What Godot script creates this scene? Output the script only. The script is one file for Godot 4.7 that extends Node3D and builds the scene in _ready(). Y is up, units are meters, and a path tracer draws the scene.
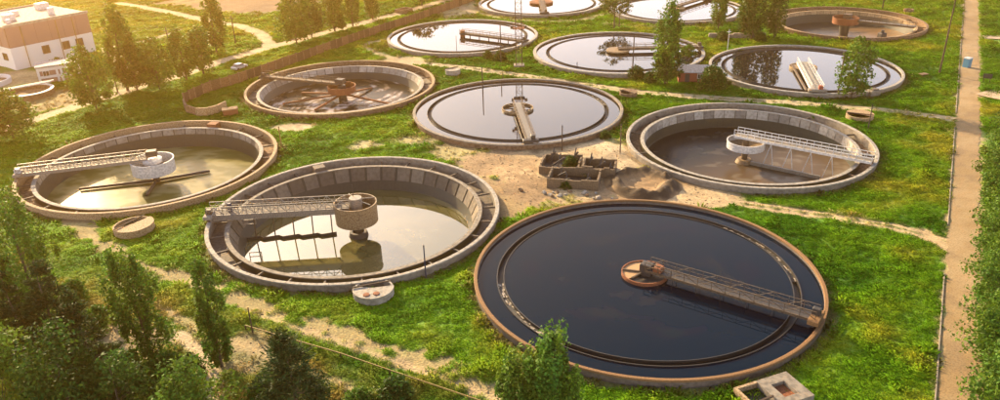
extends Node3D
# A water treatment plant seen from the air in low evening sun: twelve round settling tanks, meadow, tracks and trees.

var rng := RandomNumberGenerator.new()
var M := {}
var taken := {}
var nz_a := FastNoiseLite.new()
var nz_b := FastNoiseLite.new()
var nz_c := FastNoiseLite.new()
var nz_d := FastNoiseLite.new()
var paths := []
var patches := []
const TANK_R := 21.46
const TANKS := [Vector2(17.92, -82.16), Vector2(-21.59, -102.32), Vector2(-61.23, -124.86), Vector2(-35.72, -169.27), Vector2(4.14, -148.92), Vector2(44.67, -127.2), Vector2(72.05, -173.71), Vector2(102.0, -220.9), Vector2(31.51, -193.5), Vector2(-9.39, -216.0), Vector2(15.85, -262.2), Vector2(58.5, -246.5)]


# ---------------------------------------------------------------- mesh collecting
class MB:
	var v := PackedVector3Array()
	var n := PackedVector3Array()
	var c := PackedColorArray()
	var col := Color.WHITE

	func tri(a: Vector3, b: Vector3, d: Vector3, na: Vector3, nb: Vector3, nd: Vector3) -> void:
		if (b - a).cross(d - a).dot(na + nb + nd) > 0.0:
			v.append_array([a, d, b])
			n.append_array([na, nd, nb])
		else:
			v.append_array([a, b, d])
			n.append_array([na, nb, nd])
		c.append_array([col, col, col])

	func quad(a: Vector3, b: Vector3, d: Vector3, e: Vector3, out: Vector3) -> void:
		var nn := (b - a).cross(d - a)
		if nn.length_squared() < 1e-12:
			nn = (d - a).cross(e - a)
		nn = nn.normalized()
		if nn.dot(out) < 0.0:
			nn = -nn
		tri(a, b, d, nn, nn, nn)
		tri(a, d, e, nn, nn, nn)

	func box(p: Vector3, s: Vector3, b := Basis.IDENTITY) -> void:
		var x := b.x * s.x * 0.5
		var y := b.y * s.y * 0.5
		var z := b.z * s.z * 0.5
		for k in [[x, y, z], [y, z, x], [z, x, y]]:
			for g in [-1.0, 1.0]:
				var o: Vector3 = k[0] * g
				quad(p + o + k[1] + k[2], p + o - k[1] + k[2], p + o - k[1] - k[2], p + o + k[1] - k[2], o)

	# a box with chamfered upper edges, for blocks that catch the light on their edges
	func block(p: Vector3, s: Vector3, ch: float, b := Basis.IDENTITY) -> void:
		var hx := s.x * 0.5
		var hy := s.y * 0.5
		var hz := s.z * 0.5
		var lo := [Vector3(-hx, -hy, -hz), Vector3(hx, -hy, -hz), Vector3(hx, -hy, hz), Vector3(-hx, -hy, hz)]
		var mi := [Vector3(-hx, hy - ch, -hz), Vector3(hx, hy - ch, -hz), Vector3(hx, hy - ch, hz), Vector3(-hx, hy - ch, hz)]
		var up := [Vector3(-hx + ch, hy, -hz + ch), Vector3(hx - ch, hy, -hz + ch), Vector3(hx - ch, hy, hz - ch), Vector3(-hx + ch, hy, hz - ch)]
		for i in 4:
			var j := (i + 1) % 4
			var o: Vector3 = (lo[i] + lo[j]) * Vector3(1, 0, 1)
			quad(p + b * lo[i], p + b * lo[j], p + b * mi[j], p + b * mi[i], b * o)
			quad(p + b * mi[i], p + b * mi[j], p + b * up[j], p + b * up[i], b * (o.normalized() + Vector3.UP))
		quad(p + b * up[0], p + b * up[1], p + b * up[2], p + b * up[3], b.y)
		quad(p + b * lo[0], p + b * lo[1], p + b * lo[2], p + b * lo[3], -b.y)

	# a straight bar of rectangular section from a to e
	func bar(a: Vector3, e: Vector3, w: float, h: float) -> void:
		var x := (e - a)
		var l := x.length()
		x = x / l
		var up := Vector3.UP if absf(x.y) < 0.95 else Vector3.RIGHT
		var z := x.cross(up).normalized()
		box((a + e) * 0.5, Vector3(l, h, w), Basis(x, z.cross(x), z))

	func tube(a: Vector3, e: Vector3, r0: float, r1: float, sides := 8, caps := true) -> void:
		var x := (e - a).normalized()
		var up := Vector3.UP if absf(x.y) < 0.9 else Vector3.RIGHT
		var s := x.cross(up).normalized()
		var t := x.cross(s)
		for i in sides:
			var a0 := TAU * i / sides
			var a1 := TAU * (i + 1) / sides
			var d0 := s * cos(a0) + t * sin(a0)
			var d1 := s * cos(a1) + t * sin(a1)
			tri(a + d0 * r0, a + d1 * r0, e + d1 * r1, d0, d1, d1)
			tri(a + d0 * r0, e + d1 * r1, e + d0 * r1, d0, d1, d0)
			if caps:
				tri(a, a + d0 * r0, a + d1 * r0, -x, -x, -x)
				tri(e, e + d0 * r1, e + d1 * r1, x, x, x)

	# a closed profile of (radius, height) points turned about the y axis between two angles
	func lathe(pr: Array, seg: int, a0 := 0.0, a1 := TAU, centre := Vector3.ZERO) -> void:
		var area := 0.0
		for i in pr.size():
			var p: Vector2 = pr[i]
			var q: Vector2 = pr[(i + 1) % pr.size()]
			area += p.x * q.y - q.x * p.y
		for i in pr.size():
			var p: Vector2 = pr[i]
			var q: Vector2 = pr[(i + 1) % pr.size()]
			var e := (q - p)
			if e.length() < 1e-5:
				continue
			var o := Vector2(e.y, -e.x).normalized() * signf(area)
			for k in seg:
				var t0 := lerpf(a0, a1, float(k) / seg)
				var t1 := lerpf(a0, a1, float(k + 1) / seg)
				var c0 := Vector3(cos(t0), 0, sin(t0))
				var c1 := Vector3(cos(t1), 0, sin(t1))
				var n0 := c0 * o.x + Vector3.UP * o.y
				var n1 := c1 * o.x + Vector3.UP * o.y
				var A := centre + c0 * p.x + Vector3.UP * p.y
				var B := centre + c1 * p.x + Vector3.UP * p.y
				var C := centre + c1 * q.x + Vector3.UP * q.y
				var D := centre + c0 * q.x + Vector3.UP * q.y
				if p.x > 1e-4:
					tri(A, B, C, n0, n1, n1)
				if q.x > 1e-4:
					tri(A, C, D, n0, n1, n0)
		if absf(a1 - a0) < TAU - 1e-3:
			for e in [[a0, 1.0], [a1, -1.0]]:
				var d := Vector3(cos(e[0]), 0, sin(e[0]))
				var w: Vector3 = Vector3(sin(e[0]), 0, -cos(e[0])) * e[1]
				for i in range(1, pr.size() - 1):
					tri(centre + d * pr[0].x + Vector3.UP * pr[0].y, centre + d * pr[i].x + Vector3.UP * pr[i].y, centre + d * pr[i + 1].x + Vector3.UP * pr[i + 1].y, w, w, w)

	func mesh(m: Material) -> ArrayMesh:
		var a := []
		a.resize(Mesh.ARRAY_MAX)
		a[Mesh.ARRAY_VERTEX] = v
		a[Mesh.ARRAY_NORMAL] = n
		a[Mesh.ARRAY_COLOR] = c
		var o := ArrayMesh.new()
		o.add_surface_from_arrays(Mesh.PRIMITIVE_TRIANGLES, a)
		o.surface_set_material(0, m)
		return o


func numbered(called: String) -> String:
	var k: int = taken.get(called, 0)
	taken[called] = k + 1
	return called if k == 0 else "%s_%03d" % [called, k]


func put(mesh: Mesh, called: String, parent: Node) -> MeshInstance3D:
	var o := MeshInstance3D.new()
	o.mesh = mesh
	o.name = called
	parent.add_child(o, true)
	return o


func obj(mb: MB, called: String, m: Material, parent: Node) -> MeshInstance3D:
	return put(mb.mesh(m), called, parent)


func tag(o: Node, label: String, category: String, group := "") -> void:
	o.set_meta("label", label)
	o.set_meta("category", category)
	if group != "":
		o.set_meta("group", group)


func thing(called: String, label: String, category: String, at := Vector3.ZERO, turn := 0.0, group := "") -> Node3D:
	var o := Node3D.new()
	o.name = numbered(called)
	add_child(o)
	o.position = at
	o.rotation.y = turn
	tag(o, label, category, group)
	return o


func structure(mb: MB, called: String, m: Material, label := "") -> MeshInstance3D:
	var o := obj(mb, numbered(called), m, self)
	o.set_meta("kind", "structure")
	if label != "":
		o.set_meta("label", label)
	return o


func facing(d: Vector3) -> float:
	return atan2(-d.z, d.x)


# ---------------------------------------------------------------- materials
func noise_texture(number: int, freq: float, stops: Array, octaves := 5, size := 512, kind := FastNoiseLite.TYPE_SIMPLEX_SMOOTH) -> ImageTexture:
	var f := FastNoiseLite.new()
	f.seed = number
	f.noise_type = kind
	f.frequency = freq
	f.fractal_octaves = octaves
	f.fractal_gain = 0.55
	var im := f.get_seamless_image(size, size)
	im.convert(Image.FORMAT_L8)
	var src := im.get_data()
	var g := Gradient.new()
	g.offsets = PackedFloat32Array()
	var offs := PackedFloat32Array()
	var cols := PackedColorArray()
	for s in stops:
		offs.append(s[0])
		cols.append(s[1])
	g.offsets = offs
	g.colors = cols
	var lut := []
	for i in 256:
		var c: Color = g.sample(i / 255.0)
		lut.append([int(c.r * 255), int(c.g * 255), int(c.b * 255)])
	var out := PackedByteArray()
	out.resize(src.size() * 3)
	var k := 0
	for b in src:
		var t: Array = lut[b]
		out[k] = t[0]
		out[k + 1] = t[1]
		out[k + 2] = t[2]
		k += 3
	var res := Image.create_from_data(size, size, false, Image.FORMAT_RGB8, out)
	return ImageTexture.create_from_image(res)


func normal_texture(number: int, freq: float, strength: float, octaves := 4, size := 512) -> ImageTexture:
	var f := FastNoiseLite.new()
	f.seed = number
	f.frequency = freq
	f.fractal_octaves = octaves
	var im := f.get_seamless_image(size, size)
	im.convert(Image.FORMAT_RGBA8)
	im.bump_map_to_normal_map(strength)
	return ImageTexture.create_from_image(im)


func grey(a: float) -> Color:
	return Color(a, a, a)


func lin(r: float, g: float, b: float) -> Color:
	return Color(r, g, b).linear_to_srgb()


func material(base: Color, rough: float, tex: Texture2D = null, scale := 0.2, normal: Texture2D = null, nscale := 0.2) -> StandardMaterial3D:
	var m := StandardMaterial3D.new()
	m.albedo_color = base
	m.roughness = rough
	m.uv1_triplanar = true
	m.uv1_world_triplanar = true
	m.uv1_scale = Vector3.ONE * scale
	if tex:
		m.albedo_texture = tex
	if normal:
		m.normal_enabled = true
		m.normal_texture = normal
		m.normal_scale = nscale
	return m


func make_materials() -> void:
	var stain := noise_texture(3, 0.012, [[0.2, grey(0.78)], [0.42, grey(0.88)], [0.55, grey(0.95)], [0.8, grey(1.0)]], 3)
	var rusty := noise_texture(5, 0.016, [[0.2, Color(0.66, 0.58, 0.52)], [0.45, Color(0.86, 0.78, 0.7)], [0.6, Color(1.0, 0.94, 0.86)], [0.8, Color(0.92, 0.9, 0.88)]], 3)
	var soil := noise_texture(8, 0.02, [[0.15, grey(0.8)], [0.4, grey(0.9)], [0.6, grey(0.97)], [0.85, grey(1.0)]], 6)
	var fine := noise_texture(11, 0.05, [[0.2, grey(0.7)], [0.5, grey(0.88)], [0.8, grey(1.0)]], 4)
	var rough_n := normal_texture(21, 0.03, 5.0, 3)
	var ripple := normal_texture(22, 0.018, 1.2, 3)
	M.concrete = material(lin(0.28, 0.24, 0.185), 0.88, stain, 0.17, rough_n)
	M.pale_concrete = material(lin(0.40, 0.36, 0.295), 0.85, stain, 0.17, rough_n)
	M.tan_concrete = material(lin(0.19, 0.155, 0.11), 0.88, stain, 0.17, rough_n)
	M.dark_concrete = material(lin(0.15, 0.12, 0.09), 0.8, stain, 0.21, rough_n)
	M.wet_concrete = material(lin(0.032, 0.034, 0.018), 0.5, stain, 0.23, rough_n)
	M.brown_concrete = material(lin(0.24, 0.175, 0.115), 0.9, rusty, 0.15, rough_n)
	M.ochre_rim = material(lin(0.30, 0.155, 0.055), 0.85, fine, 0.22, rough_n)
	M.cream_rim = material(lin(0.46, 0.37, 0.235), 0.85, rusty, 0.37, rough_n)
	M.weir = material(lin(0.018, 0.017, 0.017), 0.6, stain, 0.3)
	M.weir_lip = material(lin(0.035, 0.03, 0.027), 0.6, stain, 0.4)
	M.steel = material(lin(0.30, 0.265, 0.215), 0.55, stain, 0.5)
	M.steel.metallic = 0.15
	M.worn_steel = material(lin(0.14, 0.11, 0.075), 0.65, rusty, 0.5)
	M.dark_steel = material(lin(0.055, 0.048, 0.042), 0.55, stain, 0.6)
	M.rust = material(lin(0.30, 0.12, 0.055), 0.85, rusty, 0.6, rough_n)
	M.drum = material(lin(0.34, 0.27, 0.165), 0.6, rusty, 0.35)
	M.white_drum = material(lin(0.68, 0.66, 0.62), 0.55, stain, 0.3)
	M.white_paint = material(lin(0.72, 0.70, 0.66), 0.6, stain, 0.4)
	M.sand_pan = material(lin(0.55, 0.33, 0.16), 0.9, soil, 0.6, rough_n)
	M.ruin = material(lin(0.19, 0.135, 0.08), 0.92, stain, 0.4, rough_n, 0.6)
	M.wood = material(lin(0.09, 0.06, 0.04), 0.9, fine, 1.2)
	M.yellow_paint = material(lin(0.40, 0.26, 0.06), 0.6, fine, 1.0)
	M.blue_paint = material(lin(0.10, 0.32, 0.46), 0.5, fine, 1.0)
	M.dark_blue = material(lin(0.03, 0.045, 0.10), 0.6, fine, 1.0)
	M.brick = material(lin(0.42, 0.11, 0.06), 0.9, fine, 0.8, rough_n)
	M.roofing = material(lin(0.40, 0.38, 0.38), 0.8, stain, 0.3)
	M.fence = material(lin(0.15, 0.09, 0.05), 0.92, rusty, 0.3, rough_n)
	M.pink_wall = material(lin(0.40, 0.24, 0.20), 0.85, fine, 0.4)
	M.white_wall = material(lin(0.72, 0.70, 0.68), 0.8)
	M.yellow_wall = material(lin(0.66, 0.48, 0.20), 0.85, stain, 0.2)
	M.glass = material(lin(0.03, 0.035, 0.04), 0.08)
	M.rubber = material(lin(0.02, 0.02, 0.02), 0.8)
	M.car_silver = material(lin(0.62, 0.62, 0.64), 0.3)
	M.car_silver.metallic = 0.3
	M.road = material(lin(0.56, 0.42, 0.28), 0.93, soil, 0.06, rough_n, 0.15)
	M.bark = material(lin(0.14, 0.10, 0.065), 0.95, fine, 1.0, rough_n)
	# painted by vertex: ground, murky water, foliage
	M.ground = material(Color.WHITE, 0.97, soil, 0.16, rough_n, 1.0)
	M.ground.vertex_color_use_as_albedo = true
	M.dust = material(Color.WHITE, 0.95, soil, 0.3, rough_n, 0.2)
	M.dust.vertex_color_use_as_albedo = true
	M.mud = material(Color.WHITE, 0.9, soil, 0.35, rough_n, 1.2)
	M.mud.vertex_color_use_as_albedo = true
	M.murky = material(Color.WHITE, 0.03, null, 0.1, ripple, 0.03)
	M.murky.vertex_color_use_as_albedo = true
	M.murky.metallic_specular = 1.0
	M.murky.clearcoat_enabled = true
	M.murky.clearcoat = 1.0
	M.murky.clearcoat_roughness = 0.03
	M.dull = material(Color.WHITE, 0.22, null, 0.1, ripple, 0.06)
	M.dull.vertex_color_use_as_albedo = true
	M.dull.metallic_specular = 0.16
	M.foam = material(Color.WHITE, 0.6, fine, 0.7)
	M.foam.vertex_color_use_as_albedo = true
	M.water = material(Color.WHITE, 0.03, null, 0.1, ripple, 0.03)
	M.water.vertex_color_use_as_albedo = true
	M.water.metallic_specular = 0.24
	M.filmy = material(lin(0.012, 0.012, 0.016), 0.03, null, 0.1, ripple, 0.03)
	M.filmy.metallic_specular = 0.707
	M.leaf = StandardMaterial3D.new()
	M.leaf.vertex_color_use_as_albedo = true
	M.leaf.roughness = 0.65
	M.leaf.metallic_specular = 0.3
	M.leaf.backlight_enabled = true
	M.leaf.backlight = Color(0.8, 0.8, 0.8)
	M.grass = StandardMaterial3D.new()
	M.grass.vertex_color_use_as_albedo = true
	M.grass.roughness = 0.75
	M.grass.metallic_specular = 0.2
	M.grass.backlight_enabled = true
	M.grass.backlight = Color(0.8, 0.8, 0.8)


# ---------------------------------------------------------------- the scene
func _ready() -> void:
	rng.seed = 4711
	var cam := Camera3D.new()
	cam.name = "camera"
	cam.fov = 29.58
	cam.near = 0.5
	cam.far = 5000.0
	cam.position = Vector3(0, 50, 0)
	cam.rotation_degrees = Vector3(-25.145, 0, -1.539)
	add_child(cam)
	cam.current = true

	var sun := DirectionalLight3D.new()
	sun.name = "sun"
	sun.light_color = Color(1.0, 0.88, 0.68)
	sun.light_energy = 1.6
	sun.light_angular_distance = 0.6
	sun.shadow_enabled = true
	sun.directional_shadow_max_distance = 400.0
	sun.rotation_degrees = Vector3(-21.0, 180.0 + 35.0, 0)
	add_child(sun)

	# hazy evening air: pale at the horizon, blue overhead, a warm aureole round the sun
	var towards := Vector3(-sin(deg_to_rad(35.0)) * cos(deg_to_rad(21.0)), sin(deg_to_rad(21.0)), -cos(deg_to_rad(35.0)) * cos(deg_to_rad(21.0)))
	var dome := Image.create(512, 256, false, Image.FORMAT_RGBF)
	for j in 256:
		var up := (0.5 - (j + 0.5) / 256.0) * PI
		for i in 512:
			var az := (i + 0.5) / 512.0 * TAU
			var d := Vector3(sin(az) * cos(up), sin(up), -cos(az) * cos(up))
			var air := pow(1.0 - maxf(d.y, 0.0), 4.2)
			var away := rad_to_deg(acos(clampf(d.dot(towards), -1.0, 1.0)))
			var glow := 4.5 * exp(-away / 13.0) + 0.45 * exp(-away / 30.0)
			var r := lerpf(0.030, 2.4, air) + glow * 1.0
			var g := lerpf(0.085, 2.4, air) + glow * 0.84
			var b := lerpf(0.200, 2.55, air) + glow * 0.62
			dome.set_pixel(i, j, Color(r, g, b))
	var sky_look := PanoramaSkyMaterial.new()
	sky_look.panorama = ImageTexture.create_from_image(dome)
	sky_look.energy_multiplier = 1.0
	var sky := Sky.new()
	sky.sky_material = sky_look
	var env := Environment.new()
	env.background_mode = Environment.BG_SKY
	env.sky = sky
	env.background_energy_multiplier = 1.0
	env.tonemap_mode = Environment.TONE_MAPPER_LINEAR
	env.tonemap_exposure = 2.65
	env.sdfgi_enabled = true
	env.ssao_enabled = true
	env.ssil_enabled = true
	env.volumetric_fog_enabled = true
	env.volumetric_fog_density = 0.00072
	env.volumetric_fog_albedo = Color(1.0, 0.75, 0.38)
	env.volumetric_fog_anisotropy = 0.87
	var around := WorldEnvironment.new()
	around.name = "environment"
	around.environment = env
	add_child(around)

	make_materials()
	nz_a.seed = 1
	nz_a.frequency = 0.018
	nz_a.fractal_octaves = 3
	nz_b.seed = 2
	nz_b.frequency = 0.11
	nz_b.fractal_octaves = 3
	nz_c.seed = 3
	nz_c.frequency = 0.5
	nz_c.fractal_octaves = 2
	nz_d.seed = 4
	nz_d.frequency = 0.05
	nz_d.fractal_octaves = 3
	lay_out_paths()
	build_ground()
	build_roads()
	build_tanks()
	build_bridges()
	build_buildings()
	build_fence()
	build_fittings()
	build_trees()
	build_grass()
	build_pebbles()


# ---------------------------------------------------------------- ground, tracks and roads
func track(w: float, ragged: float, pts: Array, col := Color(0.46, 0.33, 0.19), strength := 1.0) -> void:
	var lo := Vector2(1e9, 1e9)
	var hi := -lo
	for p in pts:
		lo = lo.min(p)
		hi = hi.max(p)
	paths.append({"w": w, "r": ragged, "p": pts, "lo": lo - Vector2.ONE * (w * 2.0 + 2.0), "hi": hi + Vector2.ONE * (w * 2.0 + 2.0), "c": col, "s": strength})


func patch(at: Vector2, rx: float, rz: float, col: Color, strength := 1.0, ragged := 0.5) -> void:
	patches.append({"at": at, "rx": rx, "rz": rz, "c": col, "s": strength, "r": ragged})


func lay_out_paths() -> void:
	var sand := Color(0.56, 0.41, 0.22)
	var pale := Color(0.56, 0.43, 0.26)
	var earth := Color(0.17, 0.11, 0.055)
	# track crossing the meadow between the tank rows
	track(1.6, 0.5, [Vector2(-29.94, -192.09), Vector2(-16.82, -188.78), Vector2(-6.55, -183.95), Vector2(5.58, -176.47), Vector2(14.64, -170.53), Vector2(31.38, -160.39), Vector2(43.39, -155.68), Vector2(53.17, -152.72), Vector2(62.64, -149.85), Vector2(71.54, -146.45), Vector2(79.80, -142.58), Vector2(87.99, -137.67)], pale)
	# track past the front tank to the road
	track(1.3, 0.5, [Vector2(21.83, -106.97), Vector2(30.86, -105.66), Vector2(38.92, -101.94), Vector2(47.82, -98.03), Vector2(55.90, -93.75), Vector2(60.60, -89.08)], sand)
	track(0.8, 0.4, [Vector2(58.84, -92.67), Vector2(58.94, -87.50)], sand)
	# wide trodden track on the left in front of the tanks
	track(1.1, 2.2, [Vector2(-69.67, -109.06), Vector2(-58.28, -96.69), Vector2(-46.90, -88.14), Vector2(-37.69, -82.64), Vector2(-29.52, -78.32), Vector2(-21.28, -73.70), Vector2(-13.75, -69.48), Vector2(-6.82, -65.10), Vector2(1.45, -59.66), Vector2(7.01, -55.87)], Color(0.45, 0.32, 0.16), 0.8)
	track(0.5, 0.6, [Vector2(-30.31, -76.84), Vector2(-20.87, -71.70), Vector2(-11.19, -66.31), Vector2(-0.53, -59.74)], sand, 0.8)
	track(1.0, 0.5, [Vector2(-37.07, -72.44), Vector2(-32.86, -68.50), Vector2(-30.63, -64.11), Vector2(-27.92, -56.53)], pale)
	track(0.6, 0.9, [Vector2(-51.52, -86.56), Vector2(-43.64, -80.14), Vector2(-35.09, -73.34), Vector2(-26.99, -69.15), Vector2(-18.18, -63.59), Vector2(-12.49, -59.93)], sand, 0.6)
	# earth road on the upper left and its branches
	track(2.4, 0.5, [Vector2(-103.34, -131.34), Vector2(-101.32, -143.45), Vector2(-96.95, -153.46), Vector2(-90.62, -164.63), Vector2(-85.46, -174.20), Vector2(-79.31, -182.96), Vector2(-73.60, -195.59), Vector2(-65.39, -208.55), Vector2(-50.16, -230.35), Vector2(-31.59, -254.99), Vector2(-16.06, -277.96)], pale)
	track(2.2, 0.7, [Vector2(-63.79, -212.98), Vector2(-70.35, -228.73), Vector2(-80.69, -241.13), Vector2(-97.79, -253.94), Vector2(-118.10, -271.79), Vector2(-139.32, -287.84)], pale, 0.9)
	track(1.2, 0.7, [Vector2(-81.37, -178.81), Vector2(-103.36, -201.75), Vector2(-111.79, -215.96), Vector2(-102.46, -224.68), Vector2(-98.34, -237.56)], pale, 0.7)
	track(1.4, 0.7, [Vector2(-111.42, -218.29), Vector2(-104.36, -203.96), Vector2(-96.14, -189.15), Vector2(-88.17, -171.25)], pale, 0.7)
	# bare ground between the tanks at the top
	track(1.5, 0.8, [Vector2(-10.02, -257.11), Vector2(1.55, -242.67), Vector2(15.36, -234.93), Vector2(26.34, -236.47), Vector2(38.81, -247.21)], Color(0.42, 0.32, 0.16), 0.7)
	track(1.2, 0.8, [Vector2(-19.34, -272.69), Vector2(-11.96, -264.33), Vector2(-6.53, -250.03)], pale, 0.8)
	track(0.6, 0.6, [Vector2(31.71, -230.00), Vector2(48.62, -223.75), Vector2(65.77, -221.64)], pale, 0.5)
	track(1.0, 0.8, [Vector2(-29.11, -218.73), Vector2(-35.75, -214.58), Vector2(-36.30, -208.76), Vector2(-29.42, -198.15), Vector2(-19.54, -191.01)], pale, 0.7)
	track(2.15, 1.1, [Vector2(29.77, -33.0), Vector2(198.8, -324.5)], sand, 0.85)
	# bare earth round the ruined chambers
	patch(Vector2(10.19, -116.93), 13.5, 15.0, sand, 1.0, 0.55)
	patch(Vector2(0.19, -122.99), 8.0, 9.0, Color(0.40, 0.27, 0.14), 1.0, 0.6)
	patch(Vector2(2.38, -108.22), 7.0, 9.0, Color(0.34, 0.22, 0.11), 0.9, 0.8)
	patch(Vector2(17.83, -124.07), 7.0, 10.0, pale, 1.0, 0.5)
	patch(Vector2(23.87, -109.50), 11.0, 6.5, Color(0.40, 0.27, 0.14), 1.0, 0.6)
	patch(Vector2(29.34, -105.76), 8.0, 4.0, sand, 1.0, 0.5)
	patch(Vector2(11.02, -126.98), 9.0, 4.0, sand, 0.9, 0.5)
	patch(Vector2(-7.88, -127.39), 5.0, 4.0, sand, 0.7, 0.8)
	patch(Vector2(-27.31, -160.52), 3.0, 3.2, sand, 0.0, 0.5)
	patch(Vector2(-40.45, -143.33), 4.2, 2.4, pale, 1.0, 0.4)
	patch(Vector2(-24.82, -132.17), 4.0, 2.5, pale, 0.7, 0.9)
	patch(Vector2(-15.69, -134.11), 5.0, 2.6, sand, 0.6, 0.9)
	patch(Vector2(-23.53, -192.42), 7.0, 5.0, pale, 0.8, 0.5)
	patch(Vector2(-11.83, -260.79), 8.0, 16.0, pale, 0.7, 0.6)
	patch(Vector2(-44.65, -69.02), 7.0, 6.0, Color(0.30, 0.21, 0.12), 0.7, 0.9)
	patch(Vector2(-43.15, -72.72), 3.0, 3.0, Color(0.45, 0.32, 0.16), 0.7, 0.9)
	patch(Vector2(-27.56, -69.17), 4.0, 4.0, Color(0.40, 0.28, 0.16), 0.6, 0.9)
	patch(Vector2(-103.78, -166.53), 14.0, 9.0, Color(0.40, 0.26, 0.14), 0.7, 0.5)
	patch(Vector2(-119.22, -185.91), 10.0, 8.0, pale, 0.8, 0.5)
	# ploughed brown field far behind
	patch(Vector2(-87.00, -280.42), 24.0, 20.0, earth, 1.0, 0.3)
	patch(Vector2(-109.45, -287.52), 16.0, 9.0, earth, 0.8, 0.4)
	patch(Vector2(76.98, -136.82), 0.1, 0.1, earth, 0.0, 0.3)


func ground_height(x: float, z: float) -> float:
	var off := absf((x - 29.77) * 0.865 + (z + 33.0) * 0.5017)
	return nz_b.get_noise_2d(x, z) * 0.16 * smoothstep(2.0, 5.0, off) - 0.05


# colour of the ground at a spot, and in alpha how much grass grows there
func ground_at(x: float, z: float) -> Color:
	var a := nz_a.get_noise_2d(x, z)
	var b := nz_b.get_noise_2d(x, z)
	var c := nz_c.get_noise_2d(x, z)
	var d := nz_d.get_noise_2d(x + 300.0, z)
	var p := Vector2(x, z)
	var dry := clampf(0.34 + a * 0.65 + d * 0.6 + b * 0.3, 0.0, 1.0)
	var col := Color(0.055, 0.175, 0.004).lerp(Color(0.125, 0.275, 0.006), smoothstep(0.0, 0.45, dry))
	col = col.lerp(Color(0.30, 0.31, 0.020), smoothstep(0.42, 1.0, dry))
	# the strip of dry meadow beyond the left track
	var strip := smoothstep(0.0, 9.0, (z + 84.0) + (x + 40.0) * -0.48) * smoothstep(20.0, 5.0, x)
	if strip > 0.0:
		col = col.lerp(Color(0.225, 0.165, 0.03), strip * clampf(0.55 + b * 0.9 + d * 0.4, 0.0, 1.0))
	col = col * (1.0 + 0.2 * c + 0.15 * b)
	var grass := 1.0
	for k in patches:
		var q: Vector2 = (p - k.at) / Vector2(k.rx, k.rz)
		var l := q.length()
		if l < 1.8 and k.s > 0.0:
			var f: float = smoothstep(1.15, 0.75, l + (b * 0.7 + c * 0.35 + d * 0.5) * k.r) * k.s
			if f > 0.0:
				col = col.lerp(k.c * (1.0 + 0.45 * b + 0.3 * c), f)
				grass *= 1.0 - f
	for k in paths:
		if x < k.lo.x or z < k.lo.y or x > k.hi.x or z > k.hi.y:
			continue
		var best := 1e9
		var pts: Array = k.p
		for i in pts.size() - 1:
			var u: Vector2 = pts[i]
			var w: Vector2 = pts[i + 1] - u
			var t := clampf((p - u).dot(w) / w.length_squared(), 0.0, 1.0)
			best = minf(best, (p - u - w * t).length_squared())
		best = sqrt(best)
		var f: float = smoothstep(k.w + 0.35, k.w - 0.45, best + (b * 0.9 + c * 0.6) * k.r) * k.s
		# grass keeps growing between the two wheel ruts
		if k.w > 1.2 and k.w < 2.1:
			f *= 1.0 - 0.55 * smoothstep(0.45, 0.1, best + c * 0.35)
		if f > 0.0:
			col = col.lerp(k.c * (1.0 + 0.28 * b + 0.2 * c), f)
			grass *= 1.0 - f
	# trodden earth ring at the foot of the tanks
	for t in TANKS:
		var e := p.distance_to(t) - TANK_R
		if e < 1.3:
			var f := smoothstep(1.3, 0.1, e + c * 0.8 + b * 0.6) * 0.7
			col = col.lerp(Color(0.20, 0.14, 0.07), f)
			grass *= 1.0 - f * 0.6
			break
	return Color(maxf(col.r, 0.004), maxf(col.g, 0.004), maxf(col.b, 0.002), grass)


func ground_sheet(st_v: PackedVector3Array, st_n: PackedVector3Array, st_c: PackedColorArray, st_i: PackedInt32Array, x0: float, x1: float, z0: float, z1: float, cell: float, fine: bool) -> Array:
	var nx := int(roundf((x1 - x0) / cell))
	var nz := int(roundf((z1 - z0) / cell))
	var base := st_v.size()
	var inside := PackedByteArray()
	inside.resize((nx + 1) * (nz + 1))
	var k := 0
	for j in nz + 1:
		for i in nx + 1:
			var x := x0 + (x1 - x0) * i / nx
			var z := z0 + (z1 - z0) * j / nz
			inside[k] = 0
			if fine:
				var p := Vector2(x, z)
				for t in TANKS:
					var q: Vector2 = p - t
					if absf(q.x) < TANK_R and absf(q.y) < TANK_R and q.length() < TANK_R - 0.2:
						inside[k] = 1
						# vertices next to the rim are drawn out onto the wall, so that the sheet ends under it
						if q.length() > TANK_R - 0.2 - cell * 1.6:
							q = q.normalized() * (TANK_R - 0.2)
							x = t.x + q.x
							z = t.y + q.y
						break
				var h := ground_height(x, z)
				st_v.append(Vector3(x, h, z))
				st_n.append(Vector3(ground_height(x - 0.3, z) - ground_height(x + 0.3, z), 0.6, ground_height(x, z - 0.3) - ground_height(x, z + 0.3)).normalized())
				var g := ground_at(x, z)
				st_c.append(Color(g.r, g.g, g.b))
			else:
				st_v.append(Vector3(x, -0.05, z))
				st_n.append(Vector3.UP)
				var b := nz_a.get_noise_2d(x * 0.5, z * 0.5)
				st_c.append(Color(0.13, 0.20, 0.012) * (1.0 + 0.5 * b))
			k += 1
	var w := nx + 1
	for j in nz:
		for i in nx:
			var a := j * w + i
			if inside[a] and inside[a + 1] and inside[a + w] and inside[a + w + 1]:
				continue
			var s := base + a
			st_i.append_array([s, s + 1, s + w + 1, s, s + w + 1, s + w])
	return [st_v, st_n, st_c, st_i]


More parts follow.
